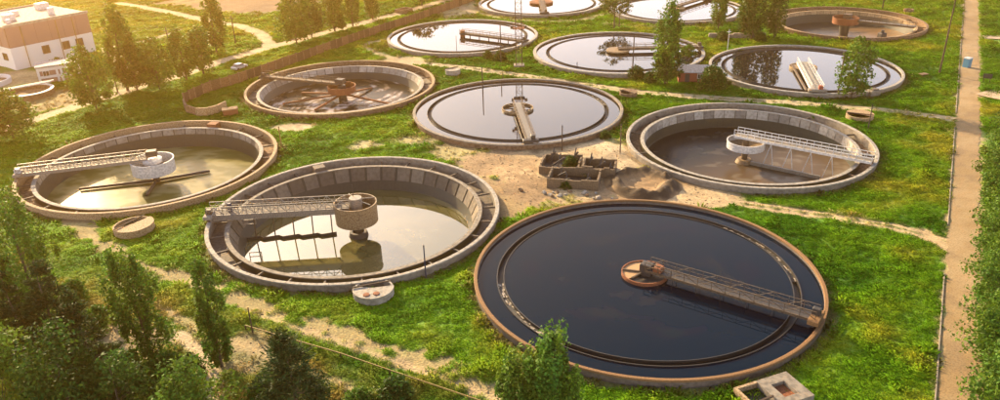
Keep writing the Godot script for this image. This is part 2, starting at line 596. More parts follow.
func build_ground() -> void:
	var v := PackedVector3Array()
	var n := PackedVector3Array()
	var c := PackedColorArray()
	var ix := PackedInt32Array()
	var parts := [[-72.0, 88.0, -128.0, -48.0, 0.4, true], [-160.0, -72.0, -128.0, -48.0, 0.8, true], [88.0, 200.0, -128.0, -48.0, 0.8, true], [-184.0, 216.0, -328.0, -128.0, 0.8, true],
		[-184.0, -160.0, -128.0, -48.0, 8.0, false], [200.0, 216.0, -128.0, -48.0, 8.0, false],
		[-1784.0, -184.0, -1928.0, 472.0, 40.0, false], [216.0, 1816.0, -1928.0, 472.0, 40.0, false], [-184.0, 216.0, -1928.0, -328.0, 40.0, false], [-184.0, 216.0, -48.0, 472.0, 40.0, false]]
	for q in parts:
		var r := ground_sheet(v, n, c, ix, q[0], q[1], q[2], q[3], q[4], q[5])
		v = r[0]
		n = r[1]
		c = r[2]
		ix = r[3]
	var a := []
	a.resize(Mesh.ARRAY_MAX)
	a[Mesh.ARRAY_VERTEX] = v
	a[Mesh.ARRAY_NORMAL] = n
	a[Mesh.ARRAY_COLOR] = c
	a[Mesh.ARRAY_INDEX] = ix
	var m := ArrayMesh.new()
	m.add_surface_from_arrays(Mesh.PRIMITIVE_TRIANGLES, a)
	m.surface_set_material(0, M.ground)
	var o := put(m, "ground", self)
	o.set_meta("kind", "structure")
	o.set_meta("label", "grassy ground with bare tracks between the tanks")


# a ribbon of road along a line, laid a little above the ground, with slightly uneven edges
func ribbon(mb: MB, pts: Array, half: float, y: float, ragged := 0.12, step := 2.0) -> void:
	var line := []
	for i in pts.size() - 1:
		var a: Vector2 = pts[i]
		var b: Vector2 = pts[i + 1]
		var k := int(maxf(1.0, roundf(a.distance_to(b) / step)))
		for j in k:
			line.append(a.lerp(b, float(j) / k))
	line.append(pts[-1])
	var rows := []
	for i in line.size():
		var d: Vector2 = (line[mini(i + 1, line.size() - 1)] - line[maxi(i - 1, 0)]).normalized()
		var s := Vector2(-d.y, d.x)
		var l: Vector2 = line[i] - s * (half + nz_c.get_noise_2d(i * 0.7, 5.0) * ragged)
		var r: Vector2 = line[i] + s * (half + nz_c.get_noise_2d(i * 0.7, 50.0) * ragged)
		rows.append([Vector3(l.x, y, l.y), Vector3(r.x, y, r.y)])
	for i in rows.size() - 1:
		mb.quad(rows[i][0], rows[i][1], rows[i + 1][1], rows[i + 1][0], Vector3.UP)


func build_roads() -> void:
	# the worn concrete service road on the right, dusted with sand
	var a := Vector2(29.77, -33.0)
	var b := Vector2(198.8, -324.5)
	var d := (b - a).normalized()
	var side := Vector2(d.y, -d.x)
	var total := a.distance_to(b)
	var rows := []
	var s := 0.0
	while s < total:
		var row := []
		for k in 9:
			var f := k / 4.0 - 1.0
			var q := a + d * s - side * f * 1.9
			if k == 0 or k == 8:
				q -= side * signf(f) * (nz_c.get_noise_2d(s * 1.3, k * 9.0) * 0.45 + nz_b.get_noise_2d(s, k * 9.0) * 0.5)
			var n := nz_b.get_noise_2d(q.x * 1.6, q.y * 1.6) + 0.6 * nz_c.get_noise_2d(q.x, q.y)
			var m := nz_d.get_noise_2d(q.x, q.y + 500.0)
			var c := Color(0.33, 0.22, 0.10).lerp(Color(0.42, 0.30, 0.155), clampf(0.45 + n * 0.9 + m, 0.0, 1.0))
			c = c.lerp(Color(0.22, 0.145, 0.075), smoothstep(0.22, 0.5, n - m * 0.6) * 0.6)
			row.append([Vector3(q.x, 0.012, q.y), c])
		rows.append(row)
		s += 0.7
	var mb := MB.new()
	for i in rows.size() - 1:
		for k in 8:
			for e in [[rows[i][k], rows[i + 1][k], rows[i + 1][k + 1]], [rows[i][k], rows[i + 1][k + 1], rows[i][k + 1]]]:
				for j in ([0, 1, 2] if (e[1][0] - e[0][0]).cross(e[2][0] - e[0][0]).y < 0.0 else [0, 2, 1]):
					mb.v.append(e[j][0])
					mb.n.append(Vector3.UP)
					mb.c.append(e[j][1])
	structure(mb, "road", M.dust, "straight sandy service road beside the right meadow")
	# kerb on its left edge
	var kerb := thing("kerb", "", "")
	kerb.remove_meta("category")
	kerb.set_meta("label", "low pale kerb along the left edge of the service road")
	kerb.set_meta("kind", "structure")
	var km := MB.new()
	km.block(Vector3.ZERO, Vector3(2.97, 0.3, 0.16), 0.03)
	var kmesh := km.mesh(M.concrete)
	s = 20.0
	while s < 260.0:
		var q := a + d * s + side * 2.12
		var near_path := false
		for gap in [Vector2(60.60, -89.08), Vector2(60.84, -90.49), Vector2(87.99, -137.67), Vector2(58.25, -86.72)]:
			if q.distance_to(gap) < 4.2:
				near_path = true
		if not near_path and rng.randf() > 0.04:
			var o := put(kmesh, "kerb_stone", kerb)
			o.position = Vector3(q.x, -0.03, q.y)
			o.rotation = Vector3(0, facing(Vector3(d.x, 0, d.y)) + rng.randfn(0, 0.006), 0)
		s += 3.0
	# side roads leaving to the right
	for k in [[[Vector2(130.59, -201.34), Vector2(136.94, -199.44), Vector2(152.70, -195.35)], 2.3], [[Vector2(103.13, -153.88), Vector2(104.72, -150.91), Vector2(110.08, -146.38)], 3.2]]:
		mb = MB.new()
		ribbon(mb, k[0], k[1], 0.14, 0.3)
		structure(mb, "side_road", M.road, "sandy side road leaving the service road")


# ---------------------------------------------------------------- tanks
func water_disc(r: float, y: float, at: Vector2, paint: Callable, m: Material, label: String, rings := 40, segs := 120, r_in := 0.0) -> void:
	var mb := MB.new()
	for i in rings:
		var ra := lerpf(r_in, r, float(i) / rings)
		var rb := lerpf(r_in, r, float(i + 1) / rings)
		for k in segs:
			var t0 := TAU * k / segs
			var t1 := TAU * (k + 1) / segs
			var q := [Vector3(cos(t0) * ra, 0, sin(t0) * ra), Vector3(cos(t1) * ra, 0, sin(t1) * ra), Vector3(cos(t1) * rb, 0, sin(t1) * rb), Vector3(cos(t0) * rb, 0, sin(t0) * rb)]
			var cc := []
			for e in q:
				cc.append(paint.call(e.x, e.z))
			for f in ([[0, 2, 1], [0, 3, 2]] if ra > 0.001 else [[0, 3, 2]]):
				for j in f:
					mb.v.append(q[j])
					mb.n.append(Vector3.UP)
					mb.c.append(cc[j])
	var o := structure(mb, "water", m, label)
	o.position = Vector3(at.x, y, at.y)


func plain_disc(r: float, y: float, at: Vector2, m: Material, label: String, r_in := 0.0) -> void:
	var mb := MB.new()
	if r_in <= 0.0:
		for k in 128:
			var t0 := TAU * k / 128
			var t1 := TAU * (k + 1) / 128
			mb.tri(Vector3.ZERO, Vector3(cos(t0), 0, sin(t0)) * r, Vector3(cos(t1), 0, sin(t1)) * r, Vector3.UP, Vector3.UP, Vector3.UP)
	else:
		for k in 128:
			var c0 := Vector3(cos(TAU * k / 128), 0, sin(TAU * k / 128))
			var c1 := Vector3(cos(TAU * (k + 1) / 128), 0, sin(TAU * (k + 1) / 128))
			mb.quad(c0 * r_in, c1 * r_in, c1 * r, c0 * r, Vector3.UP)
	var o := structure(mb, "water", m, label)
	o.position = Vector3(at.x, y, at.y)


# a tank filled nearly to the brim: outer wall, ring of water, overflow trough, main pool
func full_tank(at: Vector2, label: String, wall: Material, cap: Material, level: float, seg: int, foam_spans: Array, cap_w := 0.95, R := TANK_R) -> Node3D:
	var t := thing("settling_tank", label, "tank", Vector3(at.x, 0, at.y), 0.0, "round settling tanks")
	var b := MB.new()
	b.lathe([Vector2(R - 0.42, -1.6), Vector2(R - 0.08, -1.6), Vector2(R - 0.08, 0.78), Vector2(R - 0.42, 0.78)], seg)
	obj(b, "outer_wall", wall, t)
	b = MB.new()
	b.lathe([Vector2(R - cap_w, 0.782), Vector2(R, 0.782), Vector2(R, 0.95), Vector2(R - 0.06, 1.0), Vector2(R - cap_w + 0.06, 1.0), Vector2(R - cap_w, 0.95)], seg)
	obj(b, "coping", cap, t)
	b = MB.new()
	var y := level + 0.09
	b.lathe([Vector2(18.50, -1.6), Vector2(18.59, -1.6), Vector2(18.59, y), Vector2(18.50, y)], seg)
	obj(b, "weir", M.weir_lip, t)
	b = MB.new()
	b.lathe([Vector2(17.66, -1.6), Vector2(17.75, -1.6), Vector2(17.75, y + 0.02), Vector2(17.66, y + 0.02)], seg)
	obj(b, "weir", M.weir_lip, t)
	b = MB.new()
	b.lathe([Vector2(17.76, -0.62), Vector2(18.49, -0.62), Vector2(18.49, level - 0.55), Vector2(17.76, level - 0.55)], seg)
	obj(b, "trough", M.weir, t)
	for s in foam_spans:
		b = MB.new()
		var k := int((s[1] - s[0]) * 90.0)
		for i in k:
			for j in 4:
				var t0 := lerpf(s[0], s[1], float(i) / k)
				var t1 := lerpf(s[0], s[1], float(i + 1) / k)
				var ra := lerpf(17.78, 18.47, j / 4.0)
				var rb := lerpf(17.78, 18.47, (j + 1) / 4.0)
				var f := nz_c.get_noise_2d(cos(t0) * 26.0 + j * 0.9 + at.x, sin(t0) * 26.0)
				b.col = Color(0.05, 0.045, 0.04).lerp(Color(0.6, 0.5, 0.38), smoothstep(0.05, 0.4, f))
				var yy := level - 0.28 + maxf(0.0, f) * 0.25
				b.quad(Vector3(cos(t0) * ra, yy, sin(t0) * ra), Vector3(cos(t1) * ra, yy, sin(t1) * ra), Vector3(cos(t1) * rb, yy, sin(t1) * rb), Vector3(cos(t0) * rb, yy, sin(t0) * rb), Vector3.UP)
		obj(b, "foam", M.foam, t)
	return t


# a partly drained tank: outer wall, dry channel, inner wall of leaning panels, low water
func deep_tank(at: Vector2, label: String, o: Dictionary) -> Node3D:
	var R := TANK_R
	var t := thing("settling_tank", label, "tank", Vector3(at.x, 0, at.y), 0.0, "round settling tanks")
	var seg: int = o.get("seg", 120)
	var b := MB.new()
	b.lathe([Vector2(R - 0.5, -1.5), Vector2(R - 0.04, -1.5), Vector2(R - 0.04, 0.83), Vector2(R - 0.5, 0.83)], seg)
	obj(b, "outer_wall", o.wall, t)
	# coping laid in curved lengths
	var nc := 48
	b = MB.new()
	var da := TAU / nc
	b.lathe([Vector2(R - 0.58, 0.834), Vector2(R + 0.02, 0.834), Vector2(R + 0.02, 0.95), Vector2(R - 0.03, 1.0), Vector2(R - 0.53, 1.0), Vector2(R - 0.58, 0.95)], 3, 0.0, da - 0.0022)
	var cm := b.mesh(o.cap)
	for i in nc:
		var e := put(cm, "coping_block", t)
		e.rotation.y = da * i
		e.position.y = rng.randf_range(-0.008, 0.008)
	b = MB.new()
	b.lathe([Vector2(18.86, -1.4), Vector2(R - 0.51, -1.4), Vector2(R - 0.51, -0.75), Vector2(18.86, -0.75)], seg)
	obj(b, "channel_floor", o.floor, t)
	# inner wall: dark core with pale panels standing proud of it
	var it: float = o.top
	var wr: float = o.wr
	var wy: float = o.wy
	b = MB.new()
	b.lathe([Vector2(wr + 0.12, wy - 0.5), Vector2(18.84, wy - 0.5), Vector2(18.84, it - 0.12), Vector2(18.42, it - 0.12)], seg)
	obj(b, "inner_wall", M.wet_concrete, t)
	b = MB.new()
	b.lathe([Vector2(18.22, it - 0.116), Vector2(18.9, it - 0.116), Vector2(18.9, it - 0.03), Vector2(18.86, it), Vector2(18.26, it), Vector2(18.22, it - 0.03)], seg)
	obj(b, "weir_cap", o.lip, t)
	var np: int = o.panels
	da = TAU / np
	var gap: float = o.gap / 18.0
	var base_y: float = o.foot
	var f := (base_y - (wy - 0.5)) / (it - 0.12 - (wy - 0.5))
	var rb := lerpf(wr + 0.12, 18.42, f)
	b = MB.new()
	b.lathe([Vector2(rb - 0.12, base_y), Vector2(rb + 0.02, base_y), Vector2(18.44, it - 0.125), Vector2(18.28, it - 0.125)], 2, gap * 0.5, da - gap * 0.5)
	var variants := []
	for k in [0.85, 1.0, 1.12]:
		var pm: StandardMaterial3D = o.panel.duplicate()
		pm.albedo_color = Color(minf(pm.albedo_color.r * k, 1), minf(pm.albedo_color.g * k, 1), minf(pm.albedo_color.b * k, 1))
		variants.append(b.mesh(pm))
	for i in np:
		var e := put(variants[rng.randi() % 3], "wall_panel", t)
		e.rotation.y = da * i
	# braces across the channel
	b = MB.new()
	b.bar(Vector3(18.9, 0.1, 0), Vector3(R - 0.51, 0.1, 0), 0.22, 0.26)
	var bm := b.mesh(M.dark_concrete)
	for i in int(o.get("braces", 24)):
		var e := put(bm, "brace", t)
		e.rotation.y = TAU * (i + 0.3) / int(o.get("braces", 24))
	# outflow box in the channel
	if o.has("box_at"):
		b = MB.new()
		b.block(Vector3(19.9, 0.15, 0), Vector3(1.7, 1.6, 1.9), 0.04)
		var e := obj(b, "outflow_box", M.dark_concrete if o.get("box_dark", true) else M.rust, t)
		e.rotation.y = o.box_at
	return t


func build_tanks() -> void:
	var T := TANKS
	# in view order from the front
	full_tank(T[0], "large front tank brim full of dark water with rusty orange rim", M.dark_concrete, M.ochre_rim, 0.5, 160, [[2.25, 3.1], [-0.75, 0.12]], 0.46)
	water_disc(17.66, 0.5, T[0], func(x: float, z: float):
		# thin films of scum drawn out into arcs round the centre
		var l := Vector2(x, z).length()
		var f := nz_b.get_noise_2d(l * 2.2, atan2(z, x) * 9.0) + 0.6 * nz_d.get_noise_2d(x * 2.0, z * 2.0)
		return Color(0.003, 0.010, 0.022).lerp(Color(0.011, 0.014, 0.021), smoothstep(0.1, 0.7, f) * smoothstep(17.0, 9.0, l)), M.water, "dark still water of the front tank", 44, 140)
	water_disc(21.03, 0.44, T[0], func(_x: float, _z: float): return Color(0.003, 0.010, 0.022), M.water, "ring of dark water inside the rusty rim", 2, 140, 18.59)
	deep_tank(T[1], "partly drained grey concrete tank with olive water and a tan drum bridge", {"wall": M.concrete, "cap": M.pale_concrete, "floor": M.dark_concrete, "lip": M.concrete, "panel": M.tan_concrete, "panels": 42, "gap": 0.42, "top": 0.40, "wr": 16.3, "foot": -1.75, "wy": -3.3, "seg": 160, "braces": 26, "box_at": 2.05})
	water_disc(16.75, -3.3, T[1], func(x: float, z: float):
		var f := nz_b.get_noise_2d(x * 0.7, z * 1.3) + 0.5 * nz_c.get_noise_2d(x, z)
		return Color(0.10, 0.092, 0.028).lerp(Color(0.15, 0.13, 0.05), smoothstep(-0.3, 0.5, f)), M.murky, "olive water of the partly drained tank")
	deep_tank(T[2], "partly drained tank at far left with yellowish rim and white drum", {"wall": M.cream_rim, "cap": M.cream_rim, "floor": M.brown_concrete, "lip": M.pale_concrete, "panel": M.concrete, "panels": 54, "gap": 0.2, "top": 0.42, "wr": 17.3, "foot": -0.75, "wy": -3.2, "seg": 140, "braces": 20, "box_at": 1.35, "box_dark": false})
	water_disc(17.55, -3.2, T[2], func(x: float, z: float):
		var f := nz_b.get_noise_2d(x + 40.0, z * 1.5) + 0.6 * nz_c.get_noise_2d(x * 0.6, z)
		return Color(0.14, 0.13, 0.035).lerp(Color(0.28, 0.25, 0.11), smoothstep(-0.35, 0.45, f)), M.dull, "murky green water of the far left tank")
	deep_tank(T[3], "drained tank with churned foamy water and a rusty drum", {"wall": M.brown_concrete, "cap": M.cream_rim, "floor": M.concrete, "lip": M.pale_concrete, "panel": M.pale_concrete, "panels": 54, "gap": 0.16, "top": 0.30, "wr": 16.6, "foot": -1.1, "wy": -2.7, "seg": 120, "braces": 24})
	water_disc(17.0, -2.7, T[3], func(x: float, z: float):
		var w := Vector2(x, z).rotated(Vector2(x, z).length() * 0.08)
		var f := nz_b.get_noise_2d(w.x * 1.4, w.y * 2.2) + 0.45 * nz_c.get_noise_2d(w.x, w.y * 1.5) + 0.02 * z - 0.12
		var c := Color(0.03, 0.028, 0.022).lerp(Color(0.16, 0.11, 0.07), smoothstep(-0.2, 0.1, f))
		return c.lerp(Color(0.55, 0.48, 0.42), smoothstep(0.16, 0.34, f) * 0.9), M.dull, "foamy brown water round the rusty drum", 60, 160)
	full_tank(T[4], "brim full tank with pale grey water behind the bare earth", M.brown_concrete, M.concrete, 0.55, 140, [[-0.65, -0.1]], 0.62)
	plain_disc(17.66, 0.55, T[4], M.filmy, "still water of the middle tank")
	plain_disc(21.03, 0.5, T[4], M.filmy, "ring of water inside the middle tank's rim", 18.59)
	deep_tank(T[5], "drained tank with dark water and a white railed walkway over it", {"wall": M.concrete, "cap": M.pale_concrete, "floor": M.brown_concrete, "lip": M.pale_concrete, "panel": M.pale_concrete, "panels": 54, "gap": 0.13, "top": 0.45, "wr": 17.6, "foot": -1.2, "wy": -3.1, "seg": 150, "braces": 12})
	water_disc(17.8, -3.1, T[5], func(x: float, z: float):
		var f := nz_b.get_noise_2d(x * 0.8 + 90.0, z * 1.4) + 0.5 * nz_c.get_noise_2d(x * 0.7, z)
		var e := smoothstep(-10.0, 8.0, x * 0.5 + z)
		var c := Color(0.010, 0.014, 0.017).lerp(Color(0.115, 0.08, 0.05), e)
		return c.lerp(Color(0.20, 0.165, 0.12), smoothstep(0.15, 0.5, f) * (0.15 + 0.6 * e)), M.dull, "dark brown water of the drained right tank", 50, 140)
	full_tank(T[6], "brim full tank with a white bridge and tree reflections", M.concrete, M.pale_concrete, 0.5, 120, [], 0.7)
	plain_disc(17.66, 0.5, T[6], M.filmy, "still water mirroring trees")
	plain_disc(21.03, 0.46, T[6], M.filmy, "ring of water inside the white bridge tank's rim", 18.59)
	deep_tank(T[7], "farthest right tank, brown and drained, with a rusty drum", {"wall": M.brown_concrete, "cap": M.brown_concrete, "floor": M.brown_concrete, "lip": M.cream_rim, "panel": M.cream_rim, "panels": 54, "gap": 0.14, "top": 0.35, "wr": 17.2, "foot": -0.7, "wy": -3.1, "seg": 110, "braces": 12})
	water_disc(17.45, -3.1, T[7], func(x: float, z: float):
		var f := nz_b.get_noise_2d(x * 0.8 + 190.0, z * 1.4)
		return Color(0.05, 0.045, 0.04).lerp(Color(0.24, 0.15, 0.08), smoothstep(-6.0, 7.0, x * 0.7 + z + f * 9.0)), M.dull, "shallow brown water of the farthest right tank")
	full_tank(T[8], "brim full tank with pale rim behind the tall mast", M.concrete, M.pale_concrete, 0.6, 120, [[2.5, 3.0]], 0.85, 21.9)
	plain_disc(17.66, 0.6, T[8], M.filmy, "still water of the tank behind the mast")
	plain_disc(21.46, 0.55, T[8], M.filmy, "ring of water inside the pale rim", 18.59)
	full_tank(T[9], "brim full tank left of the mast with a slim brown bridge", M.concrete, M.pale_concrete, 0.6, 110, [], 0.8)
	plain_disc(17.66, 0.6, T[9], M.filmy, "still water left of the mast")
	plain_disc(21.03, 0.55, T[9], M.filmy, "ring of water in the tank left of the mast", 18.59)
	full_tank(T[10], "brim full tank cut off by the top edge behind the mast", M.concrete, M.pale_concrete, 0.6, 100, [])
	plain_disc(17.66, 0.6, T[10], M.filmy, "still water of the farthest middle tank")
	plain_disc(21.03, 0.55, T[10], M.filmy, "ring of water of the farthest middle tank", 18.59)
	full_tank(T[11], "brim full tank at the top behind the poplar", M.concrete, M.pale_concrete, 0.6, 100, [])
	plain_disc(17.66, 0.6, T[11], M.filmy, "still water behind the poplar")
	plain_disc(21.03, 0.55, T[11], M.filmy, "ring of water behind the poplar", 18.59)


# ---------------------------------------------------------------- scraper bridges
func railing(called: String, parent: Node, x0: float, x1: float, y: float, z: float, h: float, step: float, m: Material, r := 0.035, diag := false) -> void:
	var b := MB.new()
	b.bar(Vector3(x0, y + h, z), Vector3(x1, y + h, z), r * 2.2, r * 2.2)
	b.bar(Vector3(x0, y + h * 0.52, z), Vector3(x1, y + h * 0.52, z), r * 1.6, r * 1.6)
	var o := obj(b, called, m, parent)
	var k := int(maxf(1.0, roundf((x1 - x0) / step)))
	b = MB.new()
	b.bar(Vector3(0, 0, 0), Vector3(0, h, 0), r * 2.0, r * 2.0)
	var pm := b.mesh(m)
	b = MB.new()
	var st := (x1 - x0) / k
	b.bar(Vector3(0, 0.04, 0), Vector3(st, h - 0.03, 0), r * 1.6, r * 1.6)
	var dm := b.mesh(m)
	b = MB.new()
	b.bar(Vector3(0, h - 0.03, 0), Vector3(st, 0.04, 0), r * 1.6, r * 1.6)
	var em := b.mesh(m)
	for i in k + 1:
		var e := put(pm, "post", o)
		e.position = Vector3(x0 + st * i, y, z)
		if diag and i < k:
			e = put(dm if i % 2 == 0 else em, "diagonal", o)
			e.position = Vector3(x0 + st * i, y, z)


func bridge(label: String, at: Vector2, rim: Vector2, o: Dictionary) -> Node3D:
	var d := Vector3(rim.x - at.x, 0, rim.y - at.y)
	var t := thing("scraper_bridge", label, "bridge", Vector3(at.x, 0, at.y), facing(d), "scraper bridges over the tanks")
	var y: float = o.y
	var w: float = o.w
	var x0: float = o.get("x0", 0.0)
	var x1: float = o.get("x1", 20.6)
	var m: Material = o.m
	var b := MB.new()
	b.box(Vector3((x0 + x1) * 0.5, y - 0.05, 0), Vector3(x1 - x0, 0.1, w - 0.16))
	obj(b, "walkway", o.get("deck", m), t)
	for s in [-1.0, 1.0]:
		b = MB.new()
		b.box(Vector3((x0 + x1) * 0.5, y - o.beam * 0.5 + 0.06, s * w * 0.5), Vector3(x1 - x0, o.beam, 0.14))
		obj(b, "girder", m, t)
		railing("railing", t, x0, x1, y + 0.06, s * w * 0.5, o.get("rail", 1.1), o.get("step", 1.6), o.get("rail_m", m), o.get("rr", 0.035), o.get("diag", false))
	if o.get("carriage", true):
		var c := MB.new()
		c.block(Vector3(x1 - 0.1, y - 0.12, 0), Vector3(1.2, 0.5, w + 1.3), 0.05)
		var cr := obj(c, "carriage", o.get("carriage_m", M.dark_steel), t)
		for s in [-1.0, 1.0]:
			var wh := MB.new()
			wh.tube(Vector3(x1 - 0.32, 1.31, s * (w * 0.5 + 0.35)), Vector3(x1 + 0.02, 1.31, s * (w * 0.5 + 0.35)), 0.3, 0.3, 14)
			obj(wh, "wheel", M.rubber, cr)
		c = MB.new()
		c.block(Vector3(x1 - 0.2, y + 0.5, -w * 0.25), Vector3(0.9, 0.75, 0.8), 0.08)
		obj(c, "motor_box", o.get("motor_m", M.worn_steel), t)
	return t


func open_drum(parent: Node, r: float, y0: float, y1: float, m: Material, inner: Material, called := "feed_drum") -> MeshInstance3D:
	var b := MB.new()
	b.lathe([Vector2(r - 0.1, y0), Vector2(r, y0), Vector2(r, y1), Vector2(r - 0.1, y1)], 48)
	var o := obj(b, called, m, parent)
	b = MB.new()
	b.lathe([Vector2(r - 0.11, y1 - 0.04), Vector2(r + 0.07, y1 - 0.04), Vector2(r + 0.07, y1 + 0.08), Vector2(r - 0.11, y1 + 0.08)], 48)
	obj(b, "rim_band", m, o)
	b = MB.new()
	b.lathe([Vector2(0.7, y0 - 0.3), Vector2(r - 0.11, y0 + 0.25), Vector2(r - 0.11, y0 + 0.3), Vector2(0.7, y0 + 0.05)], 32)
	obj(b, "drum_floor", inner, o)
	return o


func build_bridges() -> void:
	var T := TANKS
	# front tank: truss bridge to the lower right rim
	var t := bridge("long brown truss bridge over the dark front tank", T[0], Vector2(34.03, -70.68), {"y": 1.72, "w": 1.7, "beam": 0.32, "m": M.worn_steel, "deck": M.dark_steel, "rail": 1.0, "step": 1.75, "diag": true, "x1": 20.7, "x0": 0.4, "carriage_m": M.ochre_rim, "motor_m": M.dark_steel})
	var b := MB.new()
	b.lathe([Vector2(2.75, -0.4), Vector2(2.9, -0.4), Vector2(2.9, 0.95), Vector2(2.75, 0.95)], 48)
	obj(b, "centre_ring", M.rust, t)
	b = MB.new()
	b.lathe([Vector2(0.0, 0.72), Vector2(2.74, 0.72), Vector2(2.74, 0.8), Vector2(0.0, 0.8)], 16, 2.0, 4.1)
	obj(b, "sand_tray", M.sand_pan, t)
	b = MB.new()
	b.lathe([Vector2(0.0, 0.5), Vector2(2.74, 0.5), Vector2(2.74, 0.56), Vector2(0.0, 0.56)], 36)
	obj(b, "ring_floor", M.dark_steel, t)
	for k in [[-2.6, 0.9, 0.9], [0.6, -2.4, 1.05]]:
		b = MB.new()
		b.bar(Vector3(k[0], k[2], k[1]), Vector3(-k[0], k[2], -k[1]), 0.2, 0.22)
		obj(b, "spoke", M.worn_steel, t)
	b = MB.new()
	b.block(Vector3(0.3, 1.5, 0.0), Vector3(1.5, 1.5, 1.3), 0.1)
	obj(b, "gear_box", M.dark_steel, t)
	b = MB.new()
	b.tube(Vector3(0, -0.4, 0), Vector3(0, 1.0, 0), 0.6, 0.6, 20)
	obj(b, "column", M.dark_steel, t)
	b = MB.new()
	b.block(Vector3(1.9, 2.0, 0.2), Vector3(1.0, 0.7, 1.2), 0.06)
	obj(b, "motor_box", M.rust, t)
	for i in 5:
		b = MB.new()
		var x := 4.0 + i * 3.0
		b.bar(Vector3(x, 1.5, 0.7), Vector3(x, 0.2, 0.7), 0.08, 0.08)
		b.bar(Vector3(x, 1.5, -0.7), Vector3(x, 0.2, -0.7), 0.08, 0.08)
		obj(b, "hanger", M.dark_steel, t)
	# drained tank with the tan drum
	t = bridge("tan truss bridge with hanging rods and a large tan drum", T[1], Vector2(-43.62, -100.87), {"y": 1.75, "w": 2.0, "beam": 0.9, "m": M.steel, "deck": M.concrete, "rail": 1.25, "step": 1.15, "diag": true, "x0": 0.8, "x1": 21.4, "rr": 0.045, "carriage_m": M.pale_concrete, "motor_m": M.worn_steel})
	open_drum(t, 3.15, -0.85, 2.2, M.drum, M.worn_steel)
	b = MB.new()
	b.tube(Vector3(0, -3.8, 0), Vector3(0, 1.6, 0), 0.55, 0.55, 20)
	obj(b, "column", M.dark_steel, t)
	b = MB.new()
	b.tube(Vector3(-0.1, 1.2, 0), Vector3(-0.1, 3.0, 0), 0.95, 0.95, 24)
	obj(b, "gear_housing", M.steel, t)
	b = MB.new()
	b.lathe([Vector2(0.9, -3.7), Vector2(1.6, -3.7), Vector2(1.3, -2.6), Vector2(0.9, -2.6)], 24)
	obj(b, "pivot_base", M.dark_steel, t)
	b = MB.new()
	b.tube(Vector3(0.2, 2.9, 0.3), Vector3(0.2, 5.0, 0.3), 0.05, 0.05, 6)
	obj(b, "lamp_pole", M.dark_steel, t)
	for k in [[-2.9, 0.9], [-2.4, -1.8], [1.2, 2.7]]:
		b = MB.new()
		b.bar(Vector3(0, 2.75, 0), Vector3(k[0], 2.5, k[1]), 0.1, 0.12)
		obj(b, "drum_stay", M.steel, t)
	# hanging rods carry a zigzag scraper blade
	var zig := [Vector3(17.2, -3.12, 0.4), Vector3(14.9, -3.12, 0.75), Vector3(14.3, -3.12, 0.25), Vector3(12.0, -3.12, 0.75), Vector3(11.4, -3.12, 0.25), Vector3(9.1, -3.12, 0.75), Vector3(8.5, -3.12, 0.25), Vector3(6.2, -3.12, 0.75), Vector3(5.6, -3.12, 0.25), Vector3(3.4, -3.12, 0.75)]
	b = MB.new()
	for i in zig.size() - 1:
		b.bar(zig[i], zig[i + 1], 0.1, 0.5)
	obj(b, "scraper_blade", M.dark_steel, t)
	for i in 5:
		b = MB.new()
		var x := 3.9 + i * 2.85
		b.bar(Vector3(x, 1.4, 0.75), Vector3(x + 0.1, -3.1, 0.55), 0.16, 0.16)
		obj(b, "hanging_rod", M.worn_steel, t)
	b = MB.new()
	b.block(Vector3(18.4, 2.4, 0.3), Vector3(0.55, 1.3, 0.5), 0.05)
	obj(b, "control_cabinet", M.dark_blue, t)
	b = MB.new()
	for x in [15.2, 17.0]:
		b.bar(Vector3(x, 1.2, 0.95), Vector3(x, -0.9, 0.95), 0.1, 0.1)
	for y in [-0.15, -0.85]:
		b.bar(Vector3(15.2, y, 0.95), Vector3(17.0, y, 0.95), 0.1, 0.1)
	obj(b, "cage_ladder", M.steel, t)
	# far left tank with the white drum
	t = bridge("grey lattice bridge reaching a white drum on the far left tank", T[2], Vector2(-81.3, -119.25), {"y": 1.6, "w": 1.7, "beam": 0.6, "m": M.steel, "deck": M.concrete, "rail": 1.1, "step": 1.3, "diag": true, "x0": 0.6, "x1": 21.1, "rr": 0.05, "carriage_m": M.concrete, "motor_m": M.white_paint})
	open_drum(t, 3.6, -1.1, 1.1, M.white_drum, M.worn_steel)
	b = MB.new()
	b.lathe([Vector2(0.0, 0.6), Vector2(1.7, 0.6), Vector2(1.7, 1.25), Vector2(0.8, 1.5), Vector2(0.0, 1.5)], 28)
	obj(b, "drum_cover", M.white_drum, t)
	b = MB.new()
	b.block(Vector3(-0.3, 2.5, -0.6), Vector3(1.8, 1.0, 1.4), 0.1)
	obj(b, "gear_box", M.worn_steel, t)
	b = MB.new()
	b.tube(Vector3(0, -3.6, 0), Vector3(0, 1.0, 0), 0.6, 0.6, 20)
	obj(b, "column", M.dark_steel, t)
	for p in [Vector2(-73.55, -121.89), Vector2(-52.99, -128.56), Vector2(-60.42, -118.54)]:
		var q: Vector2 = p - T[2]
		var loc := Vector3(q.x, 0, q.y).rotated(Vector3.UP, -t.rotation.y)
		b = MB.new()
		b.tube(Vector3(0, -2.85, 0), Vector3(loc.x, -2.9, loc.z), 0.28, 0.24, 12)
		obj(b, "suction_pipe", M.dark_steel, t)
	# foamy tank with the rusty drum
	t = bridge("thin weathered bridge leading to a rusty drum in foam", T[3], Vector2(-52.6, -175.97), {"y": 1.3, "w": 1.4, "beam": 0.5, "m": M.worn_steel, "rail": 1.0, "step": 2.0, "x0": 0.5, "x1": 21.4, "carriage_m": M.worn_steel})
	open_drum(t, 3.2, -0.75, 0.65, M.rust, M.rust)
	b = MB.new()
	b.tube(Vector3(0, -3.2, 0), Vector3(0, 0.8, 0), 1.0, 0.9, 20)
	obj(b, "column", M.dark_steel, t)
	b = MB.new()
